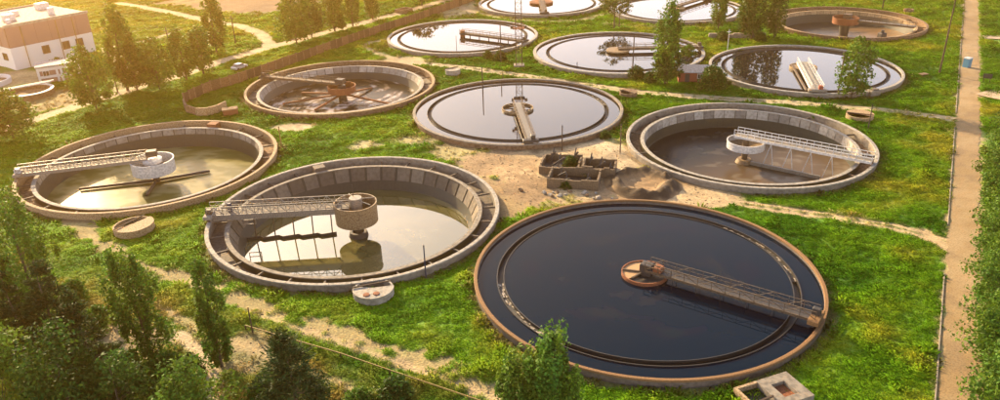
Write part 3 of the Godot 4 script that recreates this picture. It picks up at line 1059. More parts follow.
	b.block(Vector3(0.2, 1.7, 0), Vector3(2.0, 1.1, 1.6), 0.1)
	obj(b, "gear_box", M.dark_steel, t)
	for p in [Vector2(-48.97, -166.58), Vector2(-40.60, -161.55), Vector2(-24.26, -164.44), Vector2(-30.16, -177.41), Vector2(-46.48, -174.82)]:
		var q: Vector2 = p - T[3]
		var loc := Vector3(q.x, 0, q.y).rotated(Vector3.UP, -t.rotation.y)
		b = MB.new()
		b.bar(Vector3(loc.x * 0.1, -1.4, loc.z * 0.1), Vector3(loc.x, -2.45, loc.z), 0.4, 0.35)
		obj(b, "rake_arm", M.rust, t)
	# middle tank
	t = bridge("brown bridge pointing at the viewer on the middle tank", T[4], Vector2(5.87, -127.97), {"y": 1.65, "w": 1.6, "beam": 0.45, "m": M.worn_steel, "deck": M.steel, "rail": 1.0, "step": 1.9, "x0": -1.2, "x1": 20.9, "carriage_m": M.dark_steel, "motor_m": M.dark_steel})
	b = MB.new()
	b.lathe([Vector2(3.05, 0.2), Vector2(3.25, 0.2), Vector2(3.25, 1.0), Vector2(3.05, 1.0)], 40)
	obj(b, "centre_ring", M.drum, t)
	for k in [Vector2(0.5, 3.0), Vector2(2.4, 1.9), Vector2(-2.4, 1.9)]:
		b = MB.new()
		b.bar(Vector3(k.x, 0.9, k.y), Vector3(-k.x, 0.9, -k.y), 0.14, 0.18)
		obj(b, "spoke", M.worn_steel, t)
	b = MB.new()
	b.tube(Vector3(0, -0.5, 0), Vector3(0, 1.4, 0), 0.5, 0.5, 16)
	obj(b, "column", M.dark_steel, t)
	# drained right tank with the white walkway
	t = bridge("white railed walkway across the drained right tank", T[5], Vector2(60.72, -114.98), {"y": 1.55, "w": 1.8, "beam": 0.42, "m": M.white_paint, "deck": M.concrete, "rail": 1.05, "step": 1.2, "x0": -2.2, "x1": 20.9, "rr": 0.045, "carriage": false})
	var dr := open_drum(t, 3.3, -0.2, 1.05, M.white_drum, M.drum)
	dr.position = Vector3(0.1, 0, 0.9)
	b = MB.new()
	b.tube(Vector3(0.1, -3.6, 0.9), Vector3(0.1, 1.2, 0.9), 0.55, 0.55, 20)
	obj(b, "column", M.worn_steel, t)
	b = MB.new()
	b.lathe([Vector2(0.55, -3.5), Vector2(1.7, -3.5), Vector2(1.2, -2.4), Vector2(0.55, -2.4)], 20, 0.0, TAU, Vector3(0.1, 0, 0.9))
	obj(b, "pivot_base", M.drum, t)
	b = MB.new()
	b.bar(Vector3(1.5, -2.75, 1.4), Vector3(13.5, -2.75, 1.4), 0.35, 0.6)
	obj(b, "scraper_blade", M.steel, t)
	for i in 4:
		b = MB.new()
		var x := 4.5 + i * 3.4
		b.bar(Vector3(x, 1.2, 0.8), Vector3(x - 0.9, -2.7, 1.3), 0.09, 0.09)
		b.bar(Vector3(x, 1.2, 0.8), Vector3(x + 0.9, -2.7, 1.3), 0.09, 0.09)
		obj(b, "strut", M.white_paint, t)
	# white bridge tank
	t = bridge("broad white bridge on the tank with tree reflections", T[6], Vector2(67.2, -152.6), {"y": 1.65, "w": 2.4, "beam": 0.6, "m": M.white_paint, "deck": M.pale_concrete, "rail": 1.0, "step": 2.4, "x0": -2.0, "x1": 20.9, "rr": 0.05, "carriage_m": M.steel, "motor_m": M.brick})
	b = MB.new()
	b.lathe([Vector2(2.9, 0.2), Vector2(3.1, 0.2), Vector2(3.1, 1.1), Vector2(2.9, 1.1)], 36)
	obj(b, "centre_ring", M.drum, t)
	b = MB.new()
	b.lathe([Vector2(0.0, 0.85), Vector2(2.89, 0.85), Vector2(2.89, 0.95), Vector2(0.0, 0.95)], 36)
	obj(b, "ring_floor", M.drum, t)
	b = MB.new()
	b.bar(Vector3(-1.0, 1.0, 2.4), Vector3(19.5, 1.0, 1.9), 0.35, 0.35)
	obj(b, "scum_beam", M.worn_steel, t)
	# farthest right tank
	t = bridge("brown bridge to the rusty drum of the farthest right tank", T[7], Vector2(116.0, -209.0), {"y": 1.6, "w": 1.6, "beam": 0.5, "m": M.worn_steel, "deck": M.steel, "rail": 1.0, "step": 1.8, "x0": 0.2, "x1": 18.6, "rr": 0.05, "carriage": false})
	open_drum(t, 3.6, 0.3, 2.0, M.rust, M.rust)
	b = MB.new()
	b.tube(Vector3(0, -3.6, 0), Vector3(0, 0.6, 0), 1.1, 1.7, 20)
	obj(b, "column", M.dark_steel, t)
	b = MB.new()
	b.block(Vector3(0.4, 2.4, 0), Vector3(2.2, 1.2, 1.6), 0.1)
	obj(b, "gear_box", M.worn_steel, t)
	# the tanks behind
	t = bridge("low brown bridge on the tank behind the mast", T[8], Vector2(51.5, -193.2), {"y": 1.65, "w": 1.5, "beam": 0.55, "m": M.worn_steel, "rail": 0.9, "step": 2.4, "x0": 0.0, "x1": 21.2})
	b = MB.new()
	b.lathe([Vector2(0.0, 0.3), Vector2(3.0, 0.9), Vector2(3.0, 1.25), Vector2(0.0, 1.25)], 36)
	obj(b, "centre_platform", M.drum, t)
	t = bridge("slim brown bridge on the tank left of the mast", T[9], Vector2(7.6, -204.6), {"y": 1.65, "w": 1.4, "beam": 0.5, "m": M.worn_steel, "rail": 1.0, "step": 2.4, "x0": -0.6, "x1": 20.8})
	b = MB.new()
	b.tube(Vector3(0, -0.4, 0), Vector3(0, 2.3, 0), 0.7, 0.7, 18)
	obj(b, "column", M.rust, t)
	for i in 5:
		b = MB.new()
		var x := 3.0 + i * 3.2
		b.bar(Vector3(x, 1.3, 0.6), Vector3(x, 0.3, 0.6), 0.2, 0.2)
		obj(b, "hanger", M.worn_steel, t)
	t = bridge("short brown bridge on the tank cut off by the top edge", T[10], Vector2(15.6, -241.4), {"y": 1.65, "w": 1.6, "beam": 0.5, "m": M.worn_steel, "rail": 1.0, "step": 2.4, "x0": -0.6, "x1": 20.8})
	b = MB.new()
	b.lathe([Vector2(0.0, 0.7), Vector2(4.0, 0.7), Vector2(4.0, 1.2), Vector2(0.0, 1.2)], 36)
	obj(b, "centre_platform", M.rust, t)
	t = bridge("brown bridge running up and right on the tank behind the poplar", T[11], Vector2(73.0, -262.0), {"y": 1.65, "w": 1.6, "beam": 0.5, "m": M.worn_steel, "rail": 1.0, "step": 2.4, "x0": -0.6, "x1": 20.8})
	b = MB.new()
	b.lathe([Vector2(0.0, 0.7), Vector2(2.6, 0.7), Vector2(2.6, 1.2), Vector2(0.0, 1.2)], 30)
	obj(b, "centre_platform", M.drum, t)


# ---------------------------------------------------------------- buildings
func window_at(parent: Node, p: Vector3, w: float, h: float, turn: float, frame: Material) -> void:
	var fr := MB.new()
	for s in [-1.0, 1.0]:
		fr.box(Vector3(s * (w * 0.5 + 0.06), 0, 0), Vector3(0.12, h + 0.24, 0.16))
		fr.box(Vector3(0, s * (h * 0.5 + 0.06), 0), Vector3(w, 0.12, 0.16))
	fr.box(Vector3.ZERO, Vector3(0.08, h, 0.1))
	var o := obj(fr, "window", frame, parent)
	o.position = p
	o.rotation.y = turn
	var g := MB.new()
	g.box(Vector3(0, 0, -0.02), Vector3(w, h, 0.04))
	obj(g, "pane", M.glass, o)


func build_buildings() -> void:
	# long hall at the upper left; its own x axis runs along the facade
	var a := Vector3(-124.47, 0, -193.86)
	var d := Vector3(12.55, 0, -17.5).normalized()
	var t := thing("factory_hall", "large flat roofed hall with a pink facade above a white band", "building", a, facing(d))
	var L := 21.5
	var D := 24.0
	var b := MB.new()
	b.box(Vector3(L * 0.5, 2.0, -D * 0.5), Vector3(L, 4.2, D))
	obj(b, "base_wall", M.white_wall, t)
	b = MB.new()
	b.box(Vector3(L * 0.5, 4.8, -D * 0.5), Vector3(L + 0.1, 1.6, D + 0.1))
	obj(b, "white_band", M.white_wall, t)
	# cladding panels, facade and side
	b = MB.new()
	b.box(Vector3(L * 0.5, 8.2, -D * 0.5), Vector3(L - 0.02, 5.2, D - 0.02))
	obj(b, "upper_wall", M.brown_concrete, t)
	b = MB.new()
	b.block(Vector3.ZERO, Vector3(3.54, 5.16, 0.12), 0.02)
	var pm := b.mesh(M.pink_wall)
	for i in 6:
		var o := put(pm, "cladding_panel", t)
		o.position = Vector3(1.79 + i * 3.583, 8.2, 0.07)
	for i in 6:
		var o := put(pm, "cladding_panel", t)
		o.position = Vector3(-0.07, 8.2, -2.0 - i * 3.95)
		o.rotation.y = PI / 2
		o = put(pm, "cladding_panel", t)
		o.position = Vector3(L + 0.07, 8.2, -2.0 - i * 3.95)
		o.rotation.y = PI / 2
	b = MB.new()
	b.box(Vector3(L * 0.5, 10.95, -D * 0.5), Vector3(L + 0.5, 0.3, D + 0.5))
	for s in [[L * 0.5, 0.1, L + 0.5, 0.35], [L * 0.5, -D - 0.1, L + 0.5, 0.35]]:
		b.box(Vector3(s[0], 11.3, s[1]), Vector3(s[2], 0.4, s[3]))
	var roof := obj(b, "roof", M.pale_concrete, t)
	for k in [[5.0, -8.0, 2.6, 1.6], [9.0, -14.0, 2.0, 1.2], [15.0, -6.0, 1.4, 1.8], [3.0, -4.0, 1.0, 1.0], [18.0, -17.0, 3.0, 1.6]]:
		b = MB.new()
		b.block(Vector3(k[0], 11.1 + k[3] * 0.5, k[1]), Vector3(k[2], k[3], k[2] * 0.8), 0.08)
		obj(b, "roof_vent", M.white_paint, roof)
	for x in [3.6, 12.6, 17.0]:
		b = MB.new()
		b.tube(Vector3(x, 0.0, 0.24), Vector3(x, 10.6, 0.24), 0.1, 0.1, 8)
		obj(b, "downpipe", M.yellow_paint, t)
	for x in [8.5, 13.9, 17.6]:
		window_at(t, Vector3(x, 3.6, 0.08), 1.7, 1.9, 0.0, M.worn_steel)
	for z in [-4.0, -9.0, -14.0, -19.0]:
		window_at(t, Vector3(-0.08, 3.0, z), 2.2, 1.6, -PI / 2, M.worn_steel)
	# little house in front of it
	t = thing("gatehouse", "small white house with pilasters in front of the pink hall", "building", Vector3(-106.74, 0, -182.07), facing(Vector3(0.8, 0, -0.45)))
	b = MB.new()
	b.box(Vector3(0, 1.9, -2.5), Vector3(9.0, 3.8, 5.0))
	obj(b, "wall", M.pink_wall, t)
	b = MB.new()
	b.block(Vector3(0, 4.0, -2.5), Vector3(9.8, 0.4, 5.8), 0.05)
	obj(b, "roof", M.roofing, t)
	b = MB.new()
	b.box(Vector3(0, 3.35, 0.06), Vector3(9.1, 0.7, 0.14))
	b.box(Vector3(0, 1.5, 0.06), Vector3(9.1, 0.6, 0.12))
	obj(b, "white_band", M.white_wall, t)
	for x in [-4.4, -0.4, 0.5, 4.4]:
		b = MB.new()
		b.box(Vector3(x, 1.9, 0.12), Vector3(0.55, 3.78, 0.3))
		obj(b, "pilaster", M.white_wall, t)
	for x in [-2.8, 2.6]:
		window_at(t, Vector3(x, 2.35, 0.1), 1.2, 1.1, 0.0, M.white_paint)
	# brick hut by the poplar
	t = thing("brick_hut", "small red brick hut with a grey roof under the poplar", "hut", Vector3(44.41, 0, -166.10), facing(Vector3(1.0, 0, 0.16)))
	b = MB.new()
	b.box(Vector3(0, 1.3, -1.9), Vector3(6.6, 2.7, 3.8))
	obj(b, "wall", M.brick, t)
	b = MB.new()
	var e := [Vector3(-3.7, 2.55, 0.5), Vector3(3.7, 2.55, 0.5), Vector3(3.7, 3.7, -2.2), Vector3(-3.7, 3.7, -2.2), Vector3(-3.7, 2.6, -4.2), Vector3(3.7, 2.6, -4.2)]
	b.quad(e[0], e[1], e[2], e[3], Vector3(0, 1, 0.4))
	b.quad(e[3], e[2], e[5], e[4], Vector3(0, 1, -0.4))
	for v in [Vector3(0, -0.14, 0)]:
		b.quad(e[0] + v, e[1] + v, e[2] + v, e[3] + v, Vector3(0, -1, -0.4))
		b.quad(e[3] + v, e[2] + v, e[5] + v, e[4] + v, Vector3(0, -1, 0.4))
		b.quad(e[0], e[1], e[1] + v, e[0] + v, Vector3.BACK)
	obj(b, "roof", M.roofing, t)
	b = MB.new()
	for x in [-3.29, 3.29]:
		b.tri(Vector3(x, 2.65, -0.01), Vector3(x, 2.65, -3.79), Vector3(x, 3.55, -2.1), Vector3(signf(x), 0, 0), Vector3(signf(x), 0, 0), Vector3(signf(x), 0, 0))
	obj(b, "gable", M.brick, t)
	b = MB.new()
	b.box(Vector3(-1.4, 1.05, 0.02), Vector3(1.0, 2.1, 0.08))
	obj(b, "door", M.dark_steel, t)
	window_at(t, Vector3(1.4, 1.6, 0.04), 1.0, 0.9, 0.0, M.white_paint)
	# corner of a yellow house at the right edge
	t = thing("yellow_house", "yellow walled house with a white corner cut off by the right edge", "building", Vector3(104.28, 0, -143.01), facing(Vector3(1, 0, -1.7)))
	b = MB.new()
	b.box(Vector3(0, 2.2, 0), Vector3(7.0, 4.5, 6.0))
	obj(b, "wall", M.yellow_wall, t)
	b = MB.new()
	b.block(Vector3(0, 4.7, 0), Vector3(7.8, 0.5, 6.8), 0.06)
	obj(b, "roof", M.white_paint, t)
	for x in [-3.45, 3.45]:
		for z in [-2.95, 2.95]:
			b = MB.new()
			b.box(Vector3(x, 2.2, z), Vector3(0.5, 4.44, 0.5))
			obj(b, "corner_pier", M.white_wall, t)
	# small round basin at the far left
	var at := Vector3(-108.36, 0, -170.73)
	t = thing("small_basin", "small round basin with a white rim beyond the earth road", "basin", at)
	b = MB.new()
	b.lathe([Vector2(4.7, -0.4), Vector2(5.2, -0.4), Vector2(5.2, 1.1), Vector2(4.7, 1.1)], 48)
	obj(b, "wall", M.brown_concrete, t)
	b = MB.new()
	b.lathe([Vector2(4.6, 1.104), Vector2(5.3, 1.104), Vector2(5.3, 1.3), Vector2(4.6, 1.3)], 48)
	obj(b, "rim", M.white_paint, t)
	b = MB.new()
	b.lathe([Vector2(0.0, 0.2), Vector2(4.69, 0.2), Vector2(4.69, 0.3), Vector2(0.0, 0.3)], 40)
	obj(b, "sludge_bed", M.brown_concrete, t)
	for s in [-0.6, 0.6]:
		b = MB.new()
		b.bar(Vector3(-6.0, 1.6, 1.5 + s), Vector3(3.5, 2.0, -4.5 + s), 0.2, 0.3)
		obj(b, "girder", M.white_paint, t)
	t = thing("small_basin", "white rimmed basin cut off by the left edge beside the pink hall", "basin", Vector3(-124.37, 0, -181.15))
	b = MB.new()
	b.lathe([Vector2(4.7, -0.4), Vector2(5.2, -0.4), Vector2(5.2, 1.1), Vector2(4.7, 1.1)], 48)
	obj(b, "wall", M.white_wall, t)
	b = MB.new()
	b.lathe([Vector2(0.0, 0.2), Vector2(4.69, 0.2), Vector2(4.69, 0.3), Vector2(0.0, 0.3)], 40)
	obj(b, "sludge_bed", M.brown_concrete, t)


# ---------------------------------------------------------------- fences
func panel_fence(label: String, line: Array, h: float, m: Material, step := 2.6) -> void:
	var t := thing("panel_fence", label, "fence", Vector3(line[0].x, 0, line[0].y))
	var origin: Vector2 = line[0]
	var b := MB.new()
	b.block(Vector3(0, h * 0.5 - 0.1, 0), Vector3(step - 0.2, h, 0.12), 0.03)
	for k in 2:
		b.box(Vector3((k - 0.5) * step * 0.42, h * 0.5, 0.0), Vector3(0.12, h * 0.9, 0.17))
	var shapes := []
	for k in [0.8, 1.0, 1.2]:
		var q: StandardMaterial3D = m.duplicate()
		q.albedo_color = Color(m.albedo_color.r * k, m.albedo_color.g * k, m.albedo_color.b * k)
		shapes.append(b.mesh(q))
	b = MB.new()
	b.block(Vector3(0, h * 0.5, 0), Vector3(0.24, h + 0.35, 0.24), 0.04)
	var post := b.mesh(M.brown_concrete)
	for i in line.size() - 1:
		var p: Vector2 = line[i] - origin
		var q: Vector2 = line[i + 1] - origin
		var k := int(maxf(1.0, roundf(p.distance_to(q) / step)))
		var turn := facing(Vector3(q.x - p.x, 0, q.y - p.y))
		for j in k:
			var mid := p.lerp(q, (j + 0.5) / k)
			var o := put(shapes[rng.randi() % 3], "panel", t)
			o.position = Vector3(mid.x, rng.randfn(0, 0.03), mid.y)
			o.rotation = Vector3(rng.randfn(0, 0.012), turn, rng.randfn(0, 0.006))
			o.scale.x = p.distance_to(q) / k / step
			var s := p.lerp(q, float(j) / k)
			o = put(post, "post", t)
			o.position = Vector3(s.x, -0.1, s.y)
			o.rotation.y = turn


func build_fence() -> void:
	panel_fence("long brown concrete panel fence beside the earth road", [Vector2(-68.67, -160.56), Vector2(-67.75, -164.83), Vector2(-65.87, -170.01), Vector2(-61.21, -176.06), Vector2(-52.99, -191.51), Vector2(-44.02, -208.47), Vector2(-34.39, -225.78), Vector2(-23.91, -242.90), Vector2(-8.69, -271.17), Vector2(2.14, -293.80)], 2.5, M.fence)
	# low curved retaining wall at its end
	var pts := [Vector2(-67.88, -158.39), Vector2(-65.69, -154.14), Vector2(-63.01, -151.95), Vector2(-60.64, -151.76), Vector2(-58.92, -153.57), Vector2(-58.05, -156.18)]
	var t := thing("retaining_wall", "low curved brown wall at the end of the panel fence", "wall", Vector3(pts[0].x, 0, pts[0].y))
	for i in pts.size() - 1:
		var p: Vector2 = pts[i] - pts[0]
		var q: Vector2 = pts[i + 1] - pts[0]
		var b := MB.new()
		b.bar(Vector3(p.x, 0.8, p.y), Vector3(q.x, 0.8, q.y), 0.35, 2.0)
		obj(b, "wall_length", M.cream_rim if i > 1 else M.brown_concrete, t)
	var c := thing("concrete_block", "brown concrete block lying by the curved low wall", "block", Vector3(-56.11, 0, -152.68), 0.4)
	var b := MB.new()
	b.block(Vector3(0, 0.5, 0), Vector3(3.0, 1.2, 1.8), 0.08)
	obj(b, "body", M.rust, c)
	b = MB.new()
	b.block(Vector3(0, 1.2, 0), Vector3(3.2, 0.2, 2.0), 0.05)
	obj(b, "cover", M.brown_concrete, c)


# ---------------------------------------------------------------- wells, poles, ruins and other fittings
func well(label: String, at: Vector3, r: float, h: float, m: Material, turn: float, rusty := false) -> void:
	var t := thing("concrete_well", label, "well", at, turn, "round concrete wells")
	var b := MB.new()
	b.lathe([Vector2(r - 0.22, -0.4), Vector2(r, -0.4), Vector2(r, h), Vector2(r - 0.22, h)], 32)
	obj(b, "ring_wall", m, t)
	b = MB.new()
	b.lathe([Vector2(0.0, -0.2), Vector2(r - 0.23, -0.2), Vector2(r - 0.23, 0.0), Vector2(0.0, 0.0)], 24)
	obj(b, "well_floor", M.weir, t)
	b = MB.new()
	b.lathe([Vector2(0.0, h + 0.004), Vector2(r + 0.03, h + 0.004), Vector2(r + 0.03, h + 0.16), Vector2(0.0, h + 0.16)], 24, 0.0, PI * 1.12)
	obj(b, "cover_slab", m, t)
	if rusty:
		for s in [-0.9, 0.3]:
			b = MB.new()
			b.lathe([Vector2(0.0, h + 0.165), Vector2(0.42, h + 0.165), Vector2(0.38, h + 0.26), Vector2(0.0, h + 0.28)], 16, 0.0, TAU, Vector3(s, 0, r * 0.6))
			obj(b, "hatch", M.rust, t)
	b = MB.new()
	b.bar(Vector3(-r, h + 0.3, -0.4), Vector3(r * 0.9, h + 0.3, -0.9), 0.14, 0.14)
	obj(b, "beam", M.wood, t)


func pole(called: String, label: String, at: Vector3, h: float, r: float, m: Material, cross := 0.0, group := "poles and posts") -> Node3D:
	var t := thing(called, label, "pole", at, 0.0, group)
	var b := MB.new()
	b.tube(Vector3(0, -0.4, 0), Vector3(0, h, 0), r, r * 0.75, 10)
	obj(b, "shaft", m, t)
	b = MB.new()
	b.tube(Vector3(0, h - 0.02, 0), Vector3(0, h + 0.12, 0), r * 1.1, r * 0.5, 10)
	obj(b, "cap", M.dark_steel, t)
	if cross > 0.0:
		b = MB.new()
		b.bar(Vector3(-cross, h - 0.7, 0), Vector3(cross, h - 0.7, 0), 0.14, 0.14)
		obj(b, "cross_arm", m, t)
	return t


func build_fittings() -> void:
	var b: MB
	var t: Node3D
	well("pale round well with two rusty hatches in front of the tan drum tank", Vector3(-15.87, 0, -79.90), 2.5, 0.9, M.pale_concrete, 0.2, true)
	well("broken brown round well in the grass below the far left tank", Vector3(-53.74, 0, -99.54), 2.8, 0.9, M.cream_rim, 1.0)
	well("small pale well beside the track above the middle tank", Vector3(-10.54, 0, -178.92), 1.8, 1.1, M.pale_concrete, 0.4)
	well("low rubble filled well left of the brick hut", Vector3(28.43, 0, -158.46), 1.9, 0.7, M.brown_concrete, 2.2)
	well("low cream well ring behind the white walkway tank", Vector3(70.40, 0, -139.71), 2.5, 0.8, M.cream_rim, 2.6)
	t = thing("valve_box", "small concrete valve box at the rim of the white bridge tank", "box", Vector3(79.40, 0, -153.88), 0.3)
	b = MB.new()
	b.block(Vector3(0, 0.55, 0), Vector3(2.4, 1.2, 1.8), 0.08)
	obj(b, "body", M.concrete, t)
	b = MB.new()
	b.block(Vector3(0.2, 1.28, 0), Vector3(1.5, 0.22, 1.3), 0.04)
	obj(b, "lid", M.dark_concrete, t)
	# square chamber at the lower right of the front tank
	var u := Vector3(1.0, 0, 0.62).normalized()
	t = thing("concrete_chamber", "cream concrete chamber with an open pit below the front tank", "chamber", Vector3(26.45, 0, -59.25), facing(Vector3(0.93, 0, -0.36)))
	b = MB.new()
	b.box(Vector3(1.1, 0.32, -1.25), Vector3(3.8, 0.96, 1.1))
	b.box(Vector3(2.4, 0.32, 0.3), Vector3(1.2, 0.96, 1.996))
	b.box(Vector3(-0.3, 0.32, 0.3), Vector3(1.0, 0.96, 1.996))
	b.box(Vector3(1.1, 0.32, 1.75), Vector3(3.8, 0.96, 0.9))
	obj(b, "slab", M.concrete, t)
	b = MB.new()
	b.box(Vector3(1.0, 0.3, 0.3), Vector3(1.59, 0.1, 1.99))
	obj(b, "rusty_hatch", M.rust, t)
	b = MB.new()
	b.box(Vector3(-3.3, 0.2, 0.3), Vector3(0.3, 1.2, 4.2))
	b.box(Vector3(-1.98, 0.2, -1.65), Vector3(2.34, 1.2, 0.3))
	b.box(Vector3(-1.98, 0.2, 2.25), Vector3(2.34, 1.2, 0.3))
	obj(b, "pit_wall", M.cream_rim, t)
	b = MB.new()
	b.box(Vector3(-1.98, 0.1, 0.3), Vector3(2.33, 0.1, 3.59))
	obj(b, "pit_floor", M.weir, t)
	b = MB.new()
	b.bar(Vector3(-3.3, 0.9, 1.0), Vector3(-0.8, 0.9, 0.8), 0.2, 0.16)
	obj(b, "beam", M.wood, t)

	# ruined concrete chambers on the bare earth
	var p0 := Vector3(7.60, 0, -110.96)
	var p1 := Vector3(14.79, 0, -109.32)
	t = thing("ruined_chamber", "ruined open concrete chambers on the bare earth", "ruin", p0, facing(p1 - p0))
	var rooms := [[0.0, 8.2, 0.0, -5.0, 1.9], [-2.2, 4.4, -5.3, -11.5, 1.6], [4.9, 10.4, -5.3, -9.6, 2.0]]
	for r in rooms:
		var w: float = r[1] - r[0]
		var l: float = r[2] - r[3]
		for k in [[r[0] + w * 0.5, r[2], w, 0.3], [r[0] + w * 0.5, r[3], w, 0.3], [r[0] + 0.15, (r[2] + r[3]) * 0.5, 0.3, l - 0.32], [r[1] - 0.15, (r[2] + r[3]) * 0.5, 0.3, l - 0.32]]:
			b = MB.new()
			# broken top edge: the wall is built of short lengths of uneven height
			var n := 6
			for i in n:
				var hh: float = r[4] - 0.15 - rng.randf() * 0.45
				if k[2] > k[3]:
					b.box(Vector3(k[0] + (i + 0.5 - n * 0.5) * k[2] / n, hh * 0.5 - 0.15, k[1]), Vector3(k[2] / n + 0.01, hh + 0.3, k[3]))
				else:
					b.box(Vector3(k[0], hh * 0.5 - 0.15, k[1] + (i + 0.5 - n * 0.5) * k[3] / n), Vector3(k[2], hh + 0.3, k[3] / n + 0.01))
			obj(b, "wall", M.ruin, t)
		b = MB.new()
		b.box(Vector3(r[0] + w * 0.5, 0.08, (r[2] + r[3]) * 0.5), Vector3(w - 0.62, 0.1, l - 0.32))
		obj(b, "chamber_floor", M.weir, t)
	for k in [[1.6, -3.0, 2.2, 1.7, 0.5], [6.0, -2.0, 1.4, 1.4, 1.1], [0.6, -8.0, 2.4, 2.2, 0.2], [7.6, -7.5, 2.0, 2.1, 0.8], [3.0, -9.8, 1.6, 2.6, 0.3], [2.6, -1.6, 1.8, 1.2, 0.0], [-0.8, -10.2, 1.5, 2.3, 0.0], [5.8, -8.4, 1.2, 2.4, 0.0], [9.2, -6.4, 1.3, 1.7, 0.0]]:
		b = MB.new()
		b.bar(Vector3(k[0] - k[2] * 0.5, 0.2, k[1]), Vector3(k[0] + k[2] * 0.5, k[3], k[1] + 0.5), 0.25, 0.3)
		b.bar(Vector3(k[0], 0.2, k[1] + 0.6), Vector3(k[0] + 0.4, k[3] + 0.4, k[1] - 0.5), 0.16, 0.18)
		obj(b, "fallen_beam", M.dark_steel, t)
	for k in 16:
		var q := Vector3(rng.randf_range(-4.0, 12.0), 0, rng.randf_range(1.0, 3.4))
		var s := rng.randf_range(0.35, 0.95)
		var o := thing("rubble_stone", "pale lump of broken concrete in front of the ruined chambers", "stone", t.transform * q, rng.randf() * TAU, "rubble in front of the ruined chambers")
		var base := Vector3(s, s * 0.6, s * 0.8)
		b = MB.new()
		b.block(Vector3(0, base.y * 0.35, 0), base, s * 0.16, Basis.from_euler(Vector3(rng.randfn(0, 0.25), 0, rng.randfn(0, 0.25))))
		obj(b, "lump", M.pale_concrete if k % 3 else M.brown_concrete, o)
	# heap of mud dug out beside them
	var heap := MB.new()
	var rr := []
	for i in 19:
		var row := []
		for k in 48:
			var an := TAU * k / 48
			var r := 6.6 * i / 18.0
			var x := cos(an) * r * 1.0
			var z := sin(an) * r * 1.1
			var f := nz_c.get_noise_2d(x + 70.0, z) + nz_b.get_noise_2d(x * 2.0, z * 2.0 + 30.0)
			var y := (exp(-pow((r - 4.2) / 1.1, 2.0)) * (1.0 + 0.5 * f) + 0.12 * f) * smoothstep(6.6, 5.4, r)
			var c := Color(0.36, 0.23, 0.11).lerp(Color(0.075, 0.048, 0.026), smoothstep(2.6, 3.8, r + f * 0.9) * smoothstep(6.4, 5.2, r + f * 0.6))
			row.append([Vector3(x, y - 0.04 - 0.2 * smoothstep(6.0, 6.6, r), z), c])
		rr.append(row)
	var slope := []
	for i in 19:
		var row := []
		for k in 48:
			var e: Vector3 = rr[mini(i + 1, 18)][k][0] - rr[maxi(i - 1, 0)][k][0]
			var g: Vector3 = rr[i][(k + 1) % 48][0] - rr[i][(k + 47) % 48][0]
			var nn := g.cross(e)
			nn = nn.normalized() if nn.length() > 1e-6 else Vector3.UP
			row.append(nn if nn.y > 0.0 else -nn)
		slope.append(row)
	for i in 18:
		for k in 48:
			var q: int = (k + 1) % 48
			for f in [[[i, k], [i + 1, k], [i + 1, q]], [[i, k], [i + 1, q], [i, q]]]:
				for j in f:
					heap.v.append(rr[j[0]][j[1]][0])
					heap.n.append(slope[j[0]][j[1]])
					heap.c.append(rr[j[0]][j[1]][1])
	var ho := obj(heap, "mud_heap", M.mud, self)
	ho.position = Vector3(23.06, 0, -111.12)
	tag(ho, "ring shaped heap of dark mud right of the ruined chambers", "heap")

	# tall lattice mast
	t = thing("lattice_mast", "tall lattice mast with two platforms between the upper tanks", "mast", Vector3(5.62, 0, -184.59))
	var H := 25.0
	for x in [-0.75, 0.75]:
		for z in [-0.75, 0.75]:
			b = MB.new()
			b.tube(Vector3(x, -0.4, z), Vector3(x, H, z), 0.09, 0.08, 6)
			obj(b, "leg", M.wood, t)
	b = MB.new()
	var y := 0.4
	var flip := false
	while y < H - 1.6:
		for k in [[-0.75, -0.75, 0.75, -0.75], [0.75, -0.75, 0.75, 0.75], [0.75, 0.75, -0.75, 0.75], [-0.75, 0.75, -0.75, -0.75]]:
			b.bar(Vector3(k[0], y, k[1]), Vector3(k[2], y, k[3]), 0.06, 0.06)
			if flip:
				b.bar(Vector3(k[0], y, k[1]), Vector3(k[2], y + 1.5, k[3]), 0.055, 0.055)
			else:
				b.bar(Vector3(k[2], y, k[3]), Vector3(k[0], y + 1.5, k[1]), 0.055, 0.055)
		flip = not flip
		y += 1.5
	obj(b, "bracing", M.worn_steel, t)
	for ph in [9.4, 17.6]:
		b = MB.new()
		b.box(Vector3(0, ph, 0), Vector3(2.8, 0.14, 2.4))
		var pl := obj(b, "platform", M.rust, t)
		for s in [-1.0, 1.0]:
			railing("railing", pl, -1.35, 1.35, ph + 0.07, s * 1.15, 0.9, 1.35, M.rust, 0.03)
			b = MB.new()
			b.block(Vector3(s * 1.7, ph + 0.35, 0.5), Vector3(0.6, 0.7, 0.7), 0.1)
			obj(b, "floodlight", M.worn_steel, pl)
	b = MB.new()
	b.block(Vector3(0, 0.1, 0), Vector3(2.6, 0.6, 2.6), 0.06)
	obj(b, "footing", M.concrete, t)

